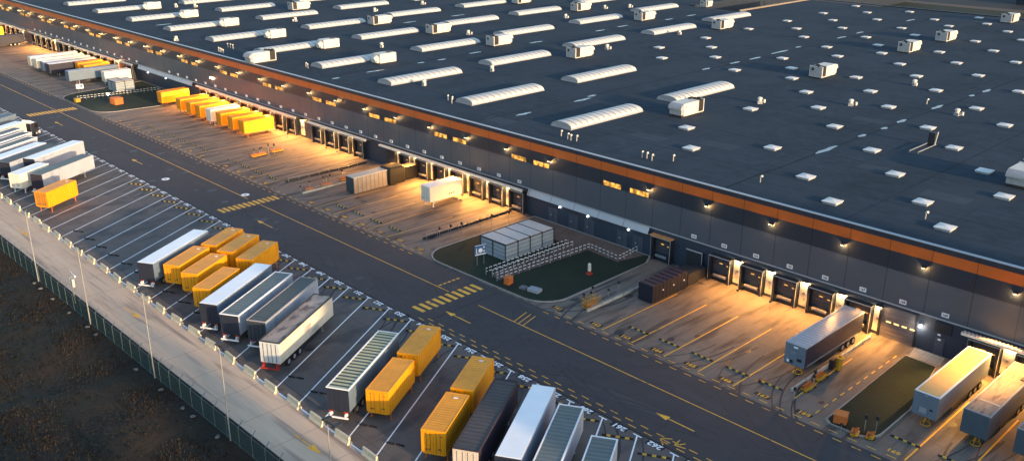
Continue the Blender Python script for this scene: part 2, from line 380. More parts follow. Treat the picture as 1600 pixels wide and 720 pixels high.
mb = MB(); mb.flat([(-90.0, 82.5), (-87.5, 81.5), (-86.4, 99.0), (-80.4, 98.6), (-79.0, 103.9), (-102.2, 103.9), (-101.8, 98.5), (-90.2, 98.5)], .088); flatbuild(mb, 'gravel_path', grav)
mb = MB(); mb.flat([(-38.0, 101.5), (-34.5, 101.6), (-34.8, 103.9), (-38.4, 103.9)], .02); flatbuild(mb, 'path', curb)

# ------------------------------------------------------------------ the warehouse
wh = thing('warehouse', 'huge dark grey warehouse with an orange stripe and a slate blue flat roof', 'warehouse', (-130, 104.1, 0))
def part(mb, name, m, parent=wh, off=True):
    o = mb.build(name, m, parent)
    if off and parent == wh: o.location = (130, -104.1, 0)
    return o
XL, XR = -470, 170
mb = MB(); mb.box(XL, XR, FAC_Y, FAC_Y + .5, 0, 4.5); part(mb, 'lower_wall', lowm)
mb = MB(); mb.box(XL, XR, FAC_Y - .02, FAC_Y + .5, 4.62, 8.9); part(mb, 'wall_cladding', grey)
mb = MB(); mb.box(XL, XR, FAC_Y - .05, FAC_Y + .5, 8.9, 11.2); part(mb, 'upper_cladding', navy)
mb = MB(); mb.box(XL, XR, FAC_Y - .08, FAC_Y + .5, 11.2, 12.5); part(mb, 'orange_stripe', orng)
mb = MB(); mb.box(XL, XR, FAC_Y - .06, FAC_Y + .45, 12.5, 13.15); part(mb, 'parapet', navy)
mb = MB(); mb.box(XL, XR, FAC_Y - .12, FAC_Y + .5, 13.15, 13.2); mb.box(XL, XR, FAC_Y - .2, FAC_Y + .3, 4.5, 4.62); part(mb, 'edge_trim', trimm)
mb = MB()
def slab(x0, x1, y0, y1): mb.box(x0, x1, y0, y1, 0, 12.8, 1, 0)
slab(XL, -168, FAC_Y + .5, 262); slab(-168, -140, FAC_Y + .5, 306); slab(-140, XR, FAC_Y + .5, 309); slab(XL, -188, 262, 430)
part(mb, 'roof', [roofm, navy])
mb = MB(); mb.box(-168.4, -167.8, 262.4, 306, 12.85, 13.3); mb.box(-168, XR, 308.2, 309, 12.85, 13.1, 1); part(mb, 'roof_edge', [mat('sandy_coping', (.2, .165, .13), .7, .1), navy])
# lit windows and upper lamps
wp = MB(); wp.box(-1.85, 1.85, -.05, 0, -.42, .42); wfr = wp.build('window', mat('window_frame', (.03, .035, .045), .5, .05), wh)
wq = MB()
for i in range(3): wq.quad([(-1.75 + i * 1.18, -.055, -.36), (-.67 + i * 1.18, -.055, -.36), (-.67 + i * 1.18, -.055, .36), (-1.75 + i * 1.18, -.055, .36)])
pane = wq.build('lit_pane', winm, wfr)
n_ = winm.node_tree; b_ = n_.nodes['Principled BSDF']; tc = n_.nodes.new('ShaderNodeNewGeometry'); nz = n_.nodes.new('ShaderNodeTexVoronoi'); nz.inputs['Scale'].default_value = 1.3
n_.links.new(tc.outputs['Position'], nz.inputs['Vector']); mr = n_.nodes.new('ShaderNodeMapRange'); mr.inputs[1].default_value = .1; mr.inputs[2].default_value = .8; mr.inputs[3].default_value = .6; mr.inputs[4].default_value = .06
n_.links.new(nz.outputs['Distance'], mr.inputs[0]); n_.links.new(mr.outputs[0], b_.inputs['Emission Strength'])
lp = MB(); lp.box(-.22, .22, -.42, -.06, 0, .16); lp.box(-.05, .05, -.1, 0, -.1, .1); wl = lp.build('wall_lamp', dark, wh)
lq = MB(); lq.box(-.17, .17, -.38, -.1, -.04, 0); lens = lq.build('lamp_lens', lampg, wl)
def light(name, loc, e, col=(1, .62, .28), r=.12, spot=None, rot=None, parent=None):
    l = D.lights.new(name, 'SPOT' if spot else 'POINT'); l.energy = e; l.color = col; l.shadow_soft_size = r
    if spot: l.spot_size = rad(spot); l.spot_blend = .5
    o = D.objects.new(name, l); COL.objects.link(o); o.location = loc
    if rot: o.rotation_euler = rot
    return o
light('added_roof_spot', (-28.8, FAC_Y - .9, 9.9), 6000, (1, .5, .12), .1, 75, (rad(-33), 0, 0))  # extra spot added at the wall lamp to gild the docked trailer roofs
def wloc(x, y, z): return (x + 130, y - 104.1, z)
LAMP_GEO = []
fw = fl = True
k = 0
ktree = None
for i in range(-3, 22):
    for j, dx in enumerate((-2.6, 2.6)):
        x = -83.65 - 20.18 * i + dx
        if i < 0 or x < -430: continue
        if fw: w0 = wfr; fw = False; w0.location = wloc(x, FAC_Y - .05, 9.3)
        else: dup(wfr, wloc(x, FAC_Y - .05, 9.3), parent=wh)
lampx = [-38.9 - 10.09 * i + 10.09 * 3 for i in range(0, 42)]
for x in lampx:
    if abs(x + 89.3) < 2 or x > 12: continue
    if fl: wl.location = wloc(x, FAC_Y - .05, 10.25); fl = False
    else: dup(wl, wloc(x, FAC_Y - .05, 10.25), parent=wh)
    light('wall_lamp_light', (x, FAC_Y - .55, 10.05), 50, (1, .55, .2), .06)

# docks: shelter frame > door, bumper, number sign
fr = MB()     # local origin: centre of dock on wall plane y=0, faces -Y
fr.box(-1.72, -1.45, -.9, 0, 0, 3.5); fr.box(1.45, 1.72, -.9, 0, 0, 3.5); fr.box(-1.72, 1.72, -.92, 0, 3.5, 3.72); fr.box(-1.45, 1.45, -.5, -.02, 0, 1.0)
dk = fr.build('dock_shelter', dark, wh)
t_ = MB(); t_.box(-1.76, 1.76, -.98, -.92, 3.62, 3.74); t_.box(1.70, 1.76, -.98, -.92, 0, 3.62); t_.box(-1.76, -1.72, -.96, -.92, 0, 3.62); t_.build('frame_trim', trimm, dk)
t_ = MB(); t_.box(-1.45, 1.45, -.1, -.02, 1.0, 3.5); dd = t_.build('sectional_door', doorm, dk)
for a_, b_, c_ in ((-.45, .05, 2.45), (.7, 1.1, 2.3)): t_ = MB(); t_.box(a_, b_, -.13, -.1, c_, c_ + .14); t_.build('door_window', mat('door_window', (.3, .15, .03), .3, .1, emit=(1, .5, .12), es=.25), dd)
t_ = MB(); t_.box(-1.0, 1.0, -.75, -.5, .62, .98); t_.box(-.95, .95, -.82, -.75, .8, .93); t_.build('dock_leveller', mat('leveller', (.2, .21, .23), .5, .2, 3), dk)
for a_ in (-1.4, 1.1): t_ = MB(); t_.box(a_, a_ + .3, -.8, -.5, .25, .95); t_.build('bumper', blackr, dk)
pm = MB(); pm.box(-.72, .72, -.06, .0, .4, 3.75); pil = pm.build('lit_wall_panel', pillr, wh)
pm = MB(); pm.box(-.1, .1, -.12, -.06, 1.2, 1.55); pm.box(-.3, .05, -.16, -.06, 2.0, 2.3); pm.build('control_box', mat('control_box', (.3, .25, .2), .5, .2, 3), pil)
pm = MB(); pm.box(-.5, .5, -.5, -.06, 3.85, 3.95); ph = pm.build('downlight', dark, pil)
pm = MB(); pm.box(-.45, .45, -.45, -.1, 3.82, 3.85); pm.build('lamp_lens', lampg, ph)
sg = MB(); sg.box(-.42, .42, -.06, 0, -.26, .26); sgn = sg.build('number_sign', signw, wh)
def dock_x(n): return -40.7 - 5.05 * n
dock_n = [1, 2, 3, 4, 5, 13, 14, 15, 16, 17, 18, 19, 22, 23, 24, 25] + list(range(27, 36)) + [43.7] + list(range(46, 55)) + [56, 57, 58, 59] + [62, 63, 64, 65, 66]
dock_pos = [dock_x(n) for n in dock_n]
dock_pos += [-30.7, -25.6, -20.5, -15.4]
first = True
for x in dock_pos:
    if first: dk.location = wloc(x, FAC_Y, 0); first = False
    else: dup(dk, wloc(x, FAC_Y, 0), parent=wh)
pil_x = [x for x in (dock_x(n) for n in (.5, 1.5, 2.5, 3.5, 4.5, 13.5, 14.5, 15.5, 16.5, 17.5, 18.5, 19.5, 22.5, 23.5, 24.5))] + [dock_x(n) for n in [26.3] + [i + .5 for i in range(27, 36)] + [i + .5 for i in range(46, 54)] + [45.6, 56.5, 57.5, 58.5, 55.5, 61.5, 62.5, 63.5, 64.5, 65.5]] + [-28.15, -23.05]
first = True
PB = MB()
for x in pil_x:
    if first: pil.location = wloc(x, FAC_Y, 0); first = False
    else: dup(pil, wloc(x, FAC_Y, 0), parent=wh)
    e = (1250 if x > -70 else (1800 if x > -230 else 1300)) * (1.5 if -44 < x < -42 else 1) * random.uniform(.7, 1.25)
    light('dock_lamp_light', (x, FAC_Y - .42, 3.7), 75, (1, .62, .26), .08)
    light('added_ground_flood', (x, FAC_Y - 1.75, 4.1), e, (1, .44, .09), .12, 140, (rad(-30), 0, 0))  # extra flood added to spread the dock lamps' pool over the ground
# number signs above every bay
mnum = mat('sign_black', (.02, .02, .022), .5, 0)
i0 = 0
for n in range(-1, 60):
    x = dock_x(n)
    if n in (1e9,) or 6.5 < n < 12.5 or 39 < n < 43: continue
    if i0 == 0: s_ = sgn; sgn.location = wloc(x, FAC_Y - .02, 5.2)
    else:
        s_ = sgn.copy(); COL.objects.link(s_); s_.parent = wh; s_.location = wloc(x, FAC_Y - .02, 5.2)
    if n < 27: text(str(168 - n if n >= 0 else 169), .42, mnum, 'sign_number', s_, (0, -.065, 0), (PI / 2, 0, 0))
    i0 += 1
# canopies along dock groups
canm = mat('lamplit_canopy_edge', (.75, .7, .6), .5, .1, 1)  # pale edge and top strip carry lamplight in their colour
for a, b in ((-143.7, -104.2), (-169.2, -148.1), (-219.9, -173.7), (-265, -257.7), (-315.8, -269.2), (-341, -319.6), (-420, -345.4), (-33.1, 20)):
    mb = MB(); mb.box(a, b, FAC_Y - 1.5, FAC_Y - .2, 4.3, 4.42, 1); mb.box(a, b, FAC_Y - 1.62, FAC_Y - 1.5, 4.2, 4.5, 0)
    mb.quad([(a, FAC_Y - 1.6, 4.505), (b, FAC_Y - 1.6, 4.505), (b, FAC_Y - 1.1, 4.505), (a, FAC_Y - 1.1, 4.505)], 0)
    part(mb, 'canopy', [canm, dark])
mb = MB()
for i in range(75): x = -33 + i * .42; mb.box(x, x + .2, FAC_Y - 1.62, FAC_Y - .9, 4.52, 4.56)
part(mb, 'canopy_grating', trimm)
for a, b in ((-104.1, -78.8), (-256.7, -224.3)):
    mb = MB(); mb.add([(a, FAC_Y - .1, 4.5), (b, FAC_Y - .1, 4.5), (b, FAC_Y - .55, 3.5), (a, FAC_Y - .55, 3.5), (a, FAC_Y, 3.4), (b, FAC_Y, 3.4)], [(0, 1, 2, 3), (3, 2, 5, 4)]); part(mb, 'pale_fascia', pale)
# island-side doors: steel double doors with small lamps
for x in (-98.5, -94.0, -90.6, -84.0, -80.9):
    mb = MB(); mb.box(x - 1, x + 1, FAC_Y - .08, FAC_Y, .1, 2.5); mb.box(x - .02, x + .02, FAC_Y - .1, FAC_Y - .08, .1, 2.5, 1)
    d_ = part(mb, 'service_door', [mat('service_door', (.06, .07, .095), .5, .1), dark])
    mb = MB(); mb.box(x - .5, x - .3, FAC_Y - .16, FAC_Y - .08, 1.2, 1.4); o = mb.build('handle', steel, d_)
for x in (-96.9, -90.9, -82.7, -251, -240):
    mb = MB(); mb.box(x - .12, x + .12, FAC_Y - .3, FAC_Y - .05, 3.0, 3.2); part(mb, 'door_lamp', lampw)
# dock 161 on its own with a lit timber head, small dark door of bay 162
o = dup(dk, wloc(-76.1, FAC_Y, 0), parent=wh)
mb = MB(); mb.box(-78.1, -74.3, FAC_Y - 1.05, FAC_Y, 3.75, 3.87); part(mb, 'door_head', mat('timber_head', (.4, .2, .08), .6, .2))
mb = MB(); mb.box(-71.8, -69.2, FAC_Y - .4, FAC_Y, 0, 3.2); mb.box(-71.9, -69.1, FAC_Y - .45, FAC_Y - .4, 3.1, 3.3, 1); mb.box(-69.2, -69.1, FAC_Y - .45, FAC_Y - .4, 0, 3.1, 1); part(mb, 'compactor_door', [dark, trimm])
mb = MB(); mb.box(-142.9, -139.9, FAC_Y - .5, FAC_Y, 0, 3.6); part(mb, 'compactor_door', dark)
# gate of bay 168
mb = MB(); mb.box(-42.95, -38.75, FAC_Y - .1, FAC_Y, 0, 4.1); gt = part(mb, 'gate', mat('gate_panel', (.12, .11, .12), .5, .1, 1, rib=(2, .55), ribw=.05, col2=(.05, .05, .06)))
for i in range(4): mb = MB(); mb.box(-42.3 + i * .98, -41.7 + i * .98, FAC_Y - .14, FAC_Y - .1, 2.05, 2.2); mb.build('gate_window', mat('gate_window', (.5, .3, .08), .3, .1, emit=(1, .6, .2), es=.8), gt)
mb = MB(); mb.box(-43.2, -42.95, FAC_Y - .3, FAC_Y, 0, 4.3); mb.box(-38.75, -38.55, FAC_Y - .2, FAC_Y, 0, 4.3); part(mb, 'gate_jamb', dark)
mb = MB(); mb.box(-38.3, -38.05, FAC_Y - .35, FAC_Y, 2.9, 3.1); part(mb, 'door_lamp', lampw)
light('gate_lamp_light', (-38.2, FAC_Y - .5, 2.8), 60, (1, .85, .65), .08)
mb = MB(); mb.box(-36.6, -34.6, FAC_Y - .15, FAC_Y, 2.9, 4.2); mb.box(-36.3, -35.2, FAC_Y - .08, FAC_Y, 0, 2.2, 1); part(mb, 'service_door', [dark, mat('service_door', (.06, .07, .095))])
for p in ((-36.1, 2.5), (-36.0, 1.9)):
    mb = MB(); mb.box(p[0], p[0] + .35, FAC_Y - .12, FAC_Y - .08, p[1], p[1] + .2); part(mb, 'door_sign', signw)

# rooflights (vaulted) : local x across, y along
def vault():
    mb = MB(); N = 8; Lw, Ln = 2.3, 19.4
    def prof(r): return [(-r * Lw * math.cos(PI * i / N), .28 + .78 * r * math.sin(PI * i / N) ** .9 if 0 < i < N else .28) for i in range(N + 1)]
    p = prof(1)
    mb.box(-2.35, 2.35, 0, Ln, 0, .28, 1)
    segs = 13
    for s_ in range(segs):
        y0, y1 = .1 + s_ * (Ln - .2) / segs, .1 + (s_ + 1) * (Ln - .2) / segs
        for i in range(N): mb.quad([(p[i][0], y0 + .16, p[i][1]), (p[i + 1][0], y0 + .16, p[i + 1][1]), (p[i + 1][0], y1, p[i + 1][1]), (p[i][0], y1, p[i][1])], 0)
        for i in range(N): mb.quad([(p[i][0], y0, p[i][1] + .03), (p[i + 1][0], y0, p[i + 1][1] + .03), (p[i + 1][0], y0 + .16, p[i + 1][1] + .03), (p[i][0], y0 + .16, p[i][1] + .03)], 2)
    for y in (.1, Ln - .1): mb.quad([(a, y, b) for a, b in p], 1)
    return mb
ZR = 12.8
SK = [(-105.9, 113.4), (-131.0, 113.4), (-155.9, 113.4), (-181.3, 113.4), (-207, 113.4), (-232.0, 113.4), (-257, 113.4), (-282.5, 113.4), (-308, 113.4), (-333, 113.4),
      (-105.9, 142.8), (-131.2, 142.8), (-157.3, 142.8), (-182.6, 142.9), (-208, 143), (-233, 143), (-258.5, 143), (-284, 143), (-310, 143), (-335, 143),
      (-160.0, 173.8), (-186, 174), (-211, 176), (-237, 175), (-262.5, 173.5), (-288, 174),
      (-159.6, 204.8), (-186.8, 205), (-212.4, 205), (-238, 205), (-264, 205), (-162.3, 237), (-190.5, 238), (-217.5, 240), (-243, 237)]
vo = vault().build('rooflight', [glassr, lgrey, mat('rooflight_rib', (.2, .19, .17), .5)], wh)
for i, (x, y) in enumerate(SK):
    if i == 0: vo.location = wloc(x, y, ZR)
    else:
        c = vo.copy(); COL.objects.link(c); c.parent = wh; c.location = wloc(x, y, ZR)
# flat roof hatches
HATCH = [(-145.8, 253.5), (-136.0, 241.9), (-126.9, 230.1), (-146.9, 276.7), (-137.1, 264.5), (-127.6, 252.3), (-114.7, 219.8), (-106.5, 209.9), (-114.1, 198.0), (-106.2, 188.6), (-100.3, 178.7), (-91.2, 168.6), (-82.7, 158.0), (-138.1, 288.1), (-128.6, 275.3), (-115.3, 241.7), (-107.1, 231.9), (-101.1, 221.4), (-91.7, 210.8), (-115.9, 264.1), (-107.7, 254.4), (-129.5, 299.2), (-116.7, 287.7), (-108.3, 277.7), (-108.9, 301.2), (-102.3, 289.8), (-92.7, 278.9), (-92.4, 255.7), (-83.6, 244.2), (-92.1, 233.0), (-83.3, 221.5), (-74.2, 232.1), (-74.1, 210.1), (-83.0, 199.9), (-91.3, 189.3), (-82.7, 178.4), (-74.0, 168.0), (-74.0, 188.6), (-62.2, 178.4), (-62.1, 199.4), (-148.1, 300.3), (-84.6, 266.5), (-90.8, 148.1), (-113.8, 177.7), (-125.9, 187.9), (-134.0, 177.9), (-143.4, 189.0), (-134.6, 198.8), (-144.1, 209.9), (-145.0, 231.7), (-90.7, 128.4), (-82.5, 118.4), (-73.8, 127.8), (-73.7, 147.3), (-62.3, 117.8), (-62.3, 137.7), (-54.3, 110.5), (-46.0, 118.8), (-40.0, 111.4), (-54.1, 128.2), (-54.0, 148.3), (-62.3, 157.9), (-53.9, 169.1), (-45.8, 138.9), (-39.5, 128.9)]
mb = MB(); mb.box(-.95, .95, -.95, .95, 0, .24, 1); mb.box(-1.05, 1.05, -1.05, 1.05, .26, .34, 0)
mb.add([(-1.05, -1.05, .34), (1.05, -1.05, .34), (1.05, 1.05, .34), (-1.05, 1.05, .34), (0, 0, .5)], [(0, 1, 4), (1, 2, 4), (2, 3, 4), (3, 0, 4)], 2)
ho = mb.build('roof_hatch', [whitem, lgrey, mat('hatch_dome', (.62, .62, .60), .5, .1, 1.5, stain=((.45, .44, .42), 1.2, .6, (1, 1, 1)))], wh)
for i, (x, y) in enumerate(HATCH):
    if i == 0: c = ho
    else: c = ho.copy(); COL.objects.link(c); c.parent = wh
    c.location = wloc(x, y, ZR); c.rotation_euler = (0, 0, random.uniform(-.01, .01))
# air handling units: things standing on the roof
def make_ac(flip):
    t = thing('air_handling_unit', 'x', 'ventilation unit', (0, 0, ZR), 0, 'air handling units on the warehouse roof')
    mb = MB(); mb.box(-1.3, 1.3, -3.2, 3.2, 0, .3); mb.build('base_frame', dark, t)
    s = -1 if flip else 1
    def yy(a, b): return (min(s * a, s * b), max(s * a, s * b))
    mb = MB(); y0, y1 = yy(-1.4, 2.7); mb.cham(-1.45, 1.45, y0, y1, .3, 2.5, .06); mb.build('housing', whitem, t)
    mb = MB(); y0, y1 = yy(-3.2, -3.02); mb.box(-1.5, 1.5, y0, y1, .3, 2.6); y0, y1 = yy(-1.56, -1.4); mb.box(-1.5, 1.5, y0, y1, .3, 2.58); y0, y1 = yy(-3.02, -1.56); mb.box(-1.5, 1.5, y0, y1, .3, .45); mb.build('end_frame', whitem, t)
    mb = MB(); y0, y1 = yy(-3.02, -1.56); mb.box(-1.4, 1.4, y0, y1, .45, 2.45); mb.build('louvre_panel', lou, t)
    mb = MB(); e = s * -3.2; mb.box(-1.35, 1.35, min(e, e - s * .04), max(e, e - s * .04), .4, 2.5)
    e2 = s * -3.24; mb.cyl((-.7, e2, 1.9), (-.7, e2 - s * .06, 1.9), .32, 12, mi=1); mb.build('end_panel', [lgrey, dark], t)
    mb = MB()
    for q in range(3): c_ = s * (-2.9 + q * .62); mb.cyl((0.5 - q * .5, c_, 2.45), (.5 - q * .5, c_, 2.75), .38, 12)
    mb.box(-1.4, 1.4, *yy(-3.0, -1.6), 2.45, 2.5); mb.build('fan', blackr, t)
    mb = MB(); N = 7; c0 = s * 2.7      # curved hood
    for q in range(N):
        a, b = PI / 2 * q / N, PI / 2 * (q + 1) / N
        pa = (c0 + s * .95 * math.sin(a), 1.5 + .95 * math.cos(a)); pb = (c0 + s * .95 * math.sin(b), 1.5 + .95 * math.cos(b))
        mb.quad([(-1.4, pa[0], pa[1]), (1.4, pa[0], pa[1]), (1.4, pb[0], pb[1]), (-1.4, pb[0], pb[1])])
    for sx in (-1.4, 1.4): mb.add([(sx, c0, 1.5)] + [(sx, c0 + s * .95 * math.sin(PI / 2 * q / N), 1.5 + .95 * math.cos(PI / 2 * q / N)) for q in range(N + 1)], [(0, q + 1, q + 2) for q in range(N)])
    mb.box(-1.3, 1.3, *yy(2.7, 3.3), .5, 1.45); mb.build('hood', whitem if not flip else lgrey, t)
    mb = MB(); mb.box(1.45, 1.49, *yy(1.9, 2.3), 1.7, 2.1); mb.build('access_panel', lgrey, t); mb = MB(); mb.box(1.45, 1.48, *yy(.2, .26), .5, 2.4); mb.build('panel_joint', lgrey, t)
    return t
acA = make_ac(False); acB = make_ac(True)
AC = [(-97.0, 136.9, 1, 'white air handling unit with grey curved hood below the rooflight nearest the flat hatches'),
 (-195.6, 107.7, 1, 'white air handling unit with curved hood set right at the facade edge of the roof'),
 (-97.3, 186.2, 0, 'white unit alone among the flat hatches, nearest of the right hand row'),
 (-98.2, 229.8, 0, 'white unit among the hatches, second of the right hand row from the front'),
 (-98.7, 252.6, 0, 'white unit among the hatches, third of the right hand row from the front'),
 (-99.6, 299.8, 0, 'white unit close to the far edge of the roof at the upper right corner'),
 (-40.0, 137.5, 1, 'grey hooded unit cut by the right edge of the photo'),
 (-148.9, 165.7, 0, 'white unit against the near end of a vaulted rooflight left of the first hatches'),
 (-151.2, 228.1, 0, 'white unit beside the rooflight farthest to the right in the back rows'),
 (-174.7, 163.6, 0, 'white unit in the middle row, second from the right'),
 (-200.6, 165.0, 0, 'white unit in the middle row, third from the right'),
 (-225.2, 163.3, 0, 'white unit in the middle row, fourth from the right'),
 (-269.4, 163.7, 0, 'white unit in the middle row near the top left of the photo'),
 (-177.1, 225.6, 0, 'white unit in the back row by the top edge, left of the hatch field'),
 (-204.7, 227.6, 0, 'white unit in the back row by the top edge, second from its right end'),
 (-231.3, 227.1, 0, 'white unit touching the top edge of the photo left of centre'),
 (-182.1, 264.3, 2, 'small white unit near the roof notch at the back')]
AC2 = [(-303.2, 129.8, 'small white unit behind the far left rooflight'), (-276.7, 129.5, 'small white unit behind the second rooflight from the left'), (-252.2, 129.8, 'small white unit behind the third rooflight from the left'),
 (-224.4, 128.4, 'small white unit behind the rooflight next to the edge unit'), (-175.4, 127.8, 'small white box unit right of a front row rooflight, with a side cowl'), (-201.1, 129.6, 'small white box unit at the far end of the long rooflight above the facade')]
usedA = usedB = False
trA, trB = snapshot(acA), snapshot(acB)
for x, y, f, lab in AC:
    src, tr = (acB, trB) if f == 1 else (acA, trA)
    if f == 1 and not usedB: o = acB; usedB = True; o.location = (x, y, ZR); o['label'] = lab
    elif f != 1 and not usedA: o = acA; usedA = True; o.location = (x, y, ZR); o['label'] = lab
    else: o = dup(src, (x, y, ZR), label=lab, tree=tr)
    if f == 2: o.scale = (.8, .55, .8)
t = thing('rooftop_unit', AC2[0][2], 'ventilation unit', (AC2[0][0], AC2[0][1], ZR), 0, 'small rooftop units behind the front rooflights')
mb = MB(); mb.cham(-1.4, 1.4, -2.0, 2.6, .25, 2.3, .08); mb.build('housing', whitem, t)
mb = MB(); mb.box(-1.3, 1.3, -2.3, 2.5, 0, .25); mb.build('base_frame', dark, t)
mb = MB(); mb.cyl((.3, -2.0, 1.4), (.3, -3.0, 1.0), .75, 12, .5); mb.box(-1.2, .9, -2.6, -2.0, .3, 1.2); mb.build('cowl', whitem, t)
mb = MB(); mb.cyl((0, 1.2, 2.3), (0, 1.2, 2.6), .4, 12); mb.cyl((0, 2.0, 2.3), (0, 2.0, 2.5), .3, 12); mb.build('fan', dark, t)
tr = snapshot(t)
for x, y, lab in AC2[1:]: dup(t, (x, y, ZR), label=lab, tree=tr)
# small vents
VENT = [(-247.1, 148.6), (-248.4, 178.4), (-251.5, 200.3), (-192.6, 139.9), (-192.7, 169.0), (-150.7, 138.9), (-149.2, 118.6), (-196.2, 211.4), (-197.9, 243.9), (-153.3, 210.7), (-151.5, 178.6), (-202.0, 236.2), (-79.5, 191.1), (-79.7, 164.6), (-62.8, 171.2), (-302.5, 137.6), (-298.1, 142.1), (-237.9, 107.2), (-92.5, 153.9)]
t = thing('roof_vent', 'small white extract vent with round cowl on the dark roof', 'roof vent', (VENT[0][0], VENT[0][1], ZR), 0, 'small extract vents scattered over the roof')
mb = MB(); mb.box(-.45, .45, -.45, .45, 0, .5); mb.build('kerb', lgrey, t)
mb = MB(); mb.cyl((0, 0, .5), (0, 0, .95), .38, 12); mb.cyl((0, 0, .95), (0, 0, 1.25), .52, 12, .3); mb.cyl((.2, -.9, .15), (.2, -.9, .75), .22, 8); mb.build('cowl', whitem, t)
tr = snapshot(t)
for x, y in VENT[1:]: dup(t, (x, y, ZR), rz=random.uniform(0, 3), tree=tr)
PIPE = [(-102.1, 109.5), (-100.1, 108.9), (-99.2, 108.7), (-98.2, 109.0), (-85.0, 109.3), (-84.1, 109.3), (-82.9, 109.0), (-183.3, 112.0), (-181.7, 111.5), (-135.4, 113.3), (-132.8, 112.0), (-133.9, 113.0), (-80.5, 111.1), (-65.7, 111.4), (-43.2, 113.2), (-70.4, 176.1), (-215.5, 107.5), (-214.3, 107.3), (-213.1, 107.1), (-211.9, 106.9), (-219.3, 112), (-218, 112), (-216.7, 112)]
t = thing('roof_pipe', 'thin grey vent pipe with a bent cap near the roof edge', 'vent pipe', (PIPE[0][0], PIPE[0][1], ZR), 0, 'thin vent pipes near the roof edge')
mb = MB(); mb.cyl((0, 0, 0), (0, 0, .9), .09, 8); mb.build('pipe', steel, t)
mb = MB(); mb.cyl((0, 0, .85), (.3, -.12, 1.0), .13, 8, .16); mb.build('cap', whitem, t)
tr = snapshot(t)
for x, y in PIPE[1:]: dup(t, (x, y, ZR), rz=random.uniform(-.3, .3), tree=tr)
t = thing('roof_access_gantry', 'dark steel gantry with two long rails standing on the roof at the right', 'roof ladder', (-57.3, 147.6, ZR))
mb = MB(); mb.box(-.5, .5, -.3, .3, 0, 2.2); mb.build('cabinet', dark, t); mb = MB(); mb.bar((.6, -.2, .2), (.75, .1, 2.4), .14, .14); mb.build('strut', whitem, t)
for dx in (-.6, .7): mb = MB(); mb.bar((dx, 0, .35), (dx, -6.5, .35), .12, .12); mb.bar((dx, -6.4, 0), (dx, -6.4, .35), .1, .1); mb.build('rail', steel, t)
# damp patches lying along the valleys of the roof
PUD = [(-118.9, 136.1, 2.5), (-117.8, 132.1, 5), (-119.5, 175.1, 3), (-119.3, 186.2, 4), (-119.2, 194.5, 5), (-173.6, 244.2, 5), (-173.1, 232.2, 4), (-173.8, 211.3, 5), (-172.9, 200.5, 4), (-171.3, 173.5, 5), (-120.3, 215.9, 2.5), (-119.7, 206.2, 8), (-120.2, 237.9, 5), (-120.8, 249.2, 4), (-121.7, 282.6, 6), (-68.0, 175.2, 5), (-67.5, 189.9, 2), (-67.2, 196.5, 4), (-67.7, 133.6, 7), (-67.9, 145.7, 2.5), (-67.8, 160.0, 3.5), (-67.6, 153.0, 2), (-223.6, 191.8, 6), (-222.5, 172.1, 5), (-168.7, 120.5, 5), (-168.0, 109.7, 2), (-170.7, 151.8, 4), (-208.1, 187.1, 6), (-268.3, 117.6, 5), (-44, 160, 9), (-169.2, 140, 2.5), (-169.5, 134, 2), (-117.5, 116, 4)]
mb = MB()
for x, y, l in PUD:
    n = 14; mb.flat([(x + (.42 + .12 * math.sin(i * 2.3 + x)) * math.cos(2 * PI * i / n), y + l / 2 * math.sin(2 * PI * i / n) * (1 + .1 * math.sin(i * 3.1))) for i in range(n)], ZR + .006)
o = flatbuild(mb, 'roof_puddles', mat('damp_patch', (.2, .23, .26), .25, .2, 1.5, world=True))
# dark valley lines and lap seams of the roof membrane
mb = MB()
def strip(mb, p, q, w, z, seed, seg=1.6):
    p = Vector((*p, 0)); q = Vector((*q, 0)); d = q - p; n = max(2, int(d.length / seg)); u = Vector((-d.y, d.x, 0)).normalized(); prev = None
    for i in range(n + 1):
        c = p.lerp(q, i / n) + u * noise.noise(Vector((i * .15, seed, 0))) * .5 * w ** .5; ww = w * (.55 + .9 * abs(noise.noise(Vector((i * .37, seed, 5))))) / 2
        cur = (c + u * ww, c - u * ww)
        if prev: mb.quad([(prev[0].x, prev[0].y, z), (prev[1].x, prev[1].y, z), (cur[1].x, cur[1].y, z), (cur[0].x, cur[0].y, z)])
        prev = cur
for x in (-67.8, -119.4, -170.8, -222.5, -268.5, -16): strip(mb, (x, 106), (x + 1, 300 if x > -188 else 400), .5, ZR + .003, x)
for y in (116, 131, 152, 166.5, 183, 197, 214, 229, 249, 270): strip(mb, (-330 + y % 17, y), (10, y + .6), .22, ZR + .003, y)
for x in (-50, -86, -98, -145, -192, -245): strip(mb, (x, 105), (x - .5, 260), .16, ZR + .003, x)
flatbuild(mb, 'roof_valleys', mat('roof_valley', (.019, .027, .038), .9, .2, .6, world=True, spec=.1))
mb = MB()
for (x, y) in ((-84, 122), (-95, 118), (-60, 128), (-110, 150), (-48, 122), (-140, 156), (-75, 155), (-120, 108)):
    mb.flat([(x, y), (x + 6, y + .2), (x + 6.2, y + 3.4), (x - .1, y + 3.1)], ZR + .002)
flatbuild(mb, 'roof_repairs', mat('roof_patch_new', (.046, .06, .076), .9, .15, .6, world=True, spec=.1))
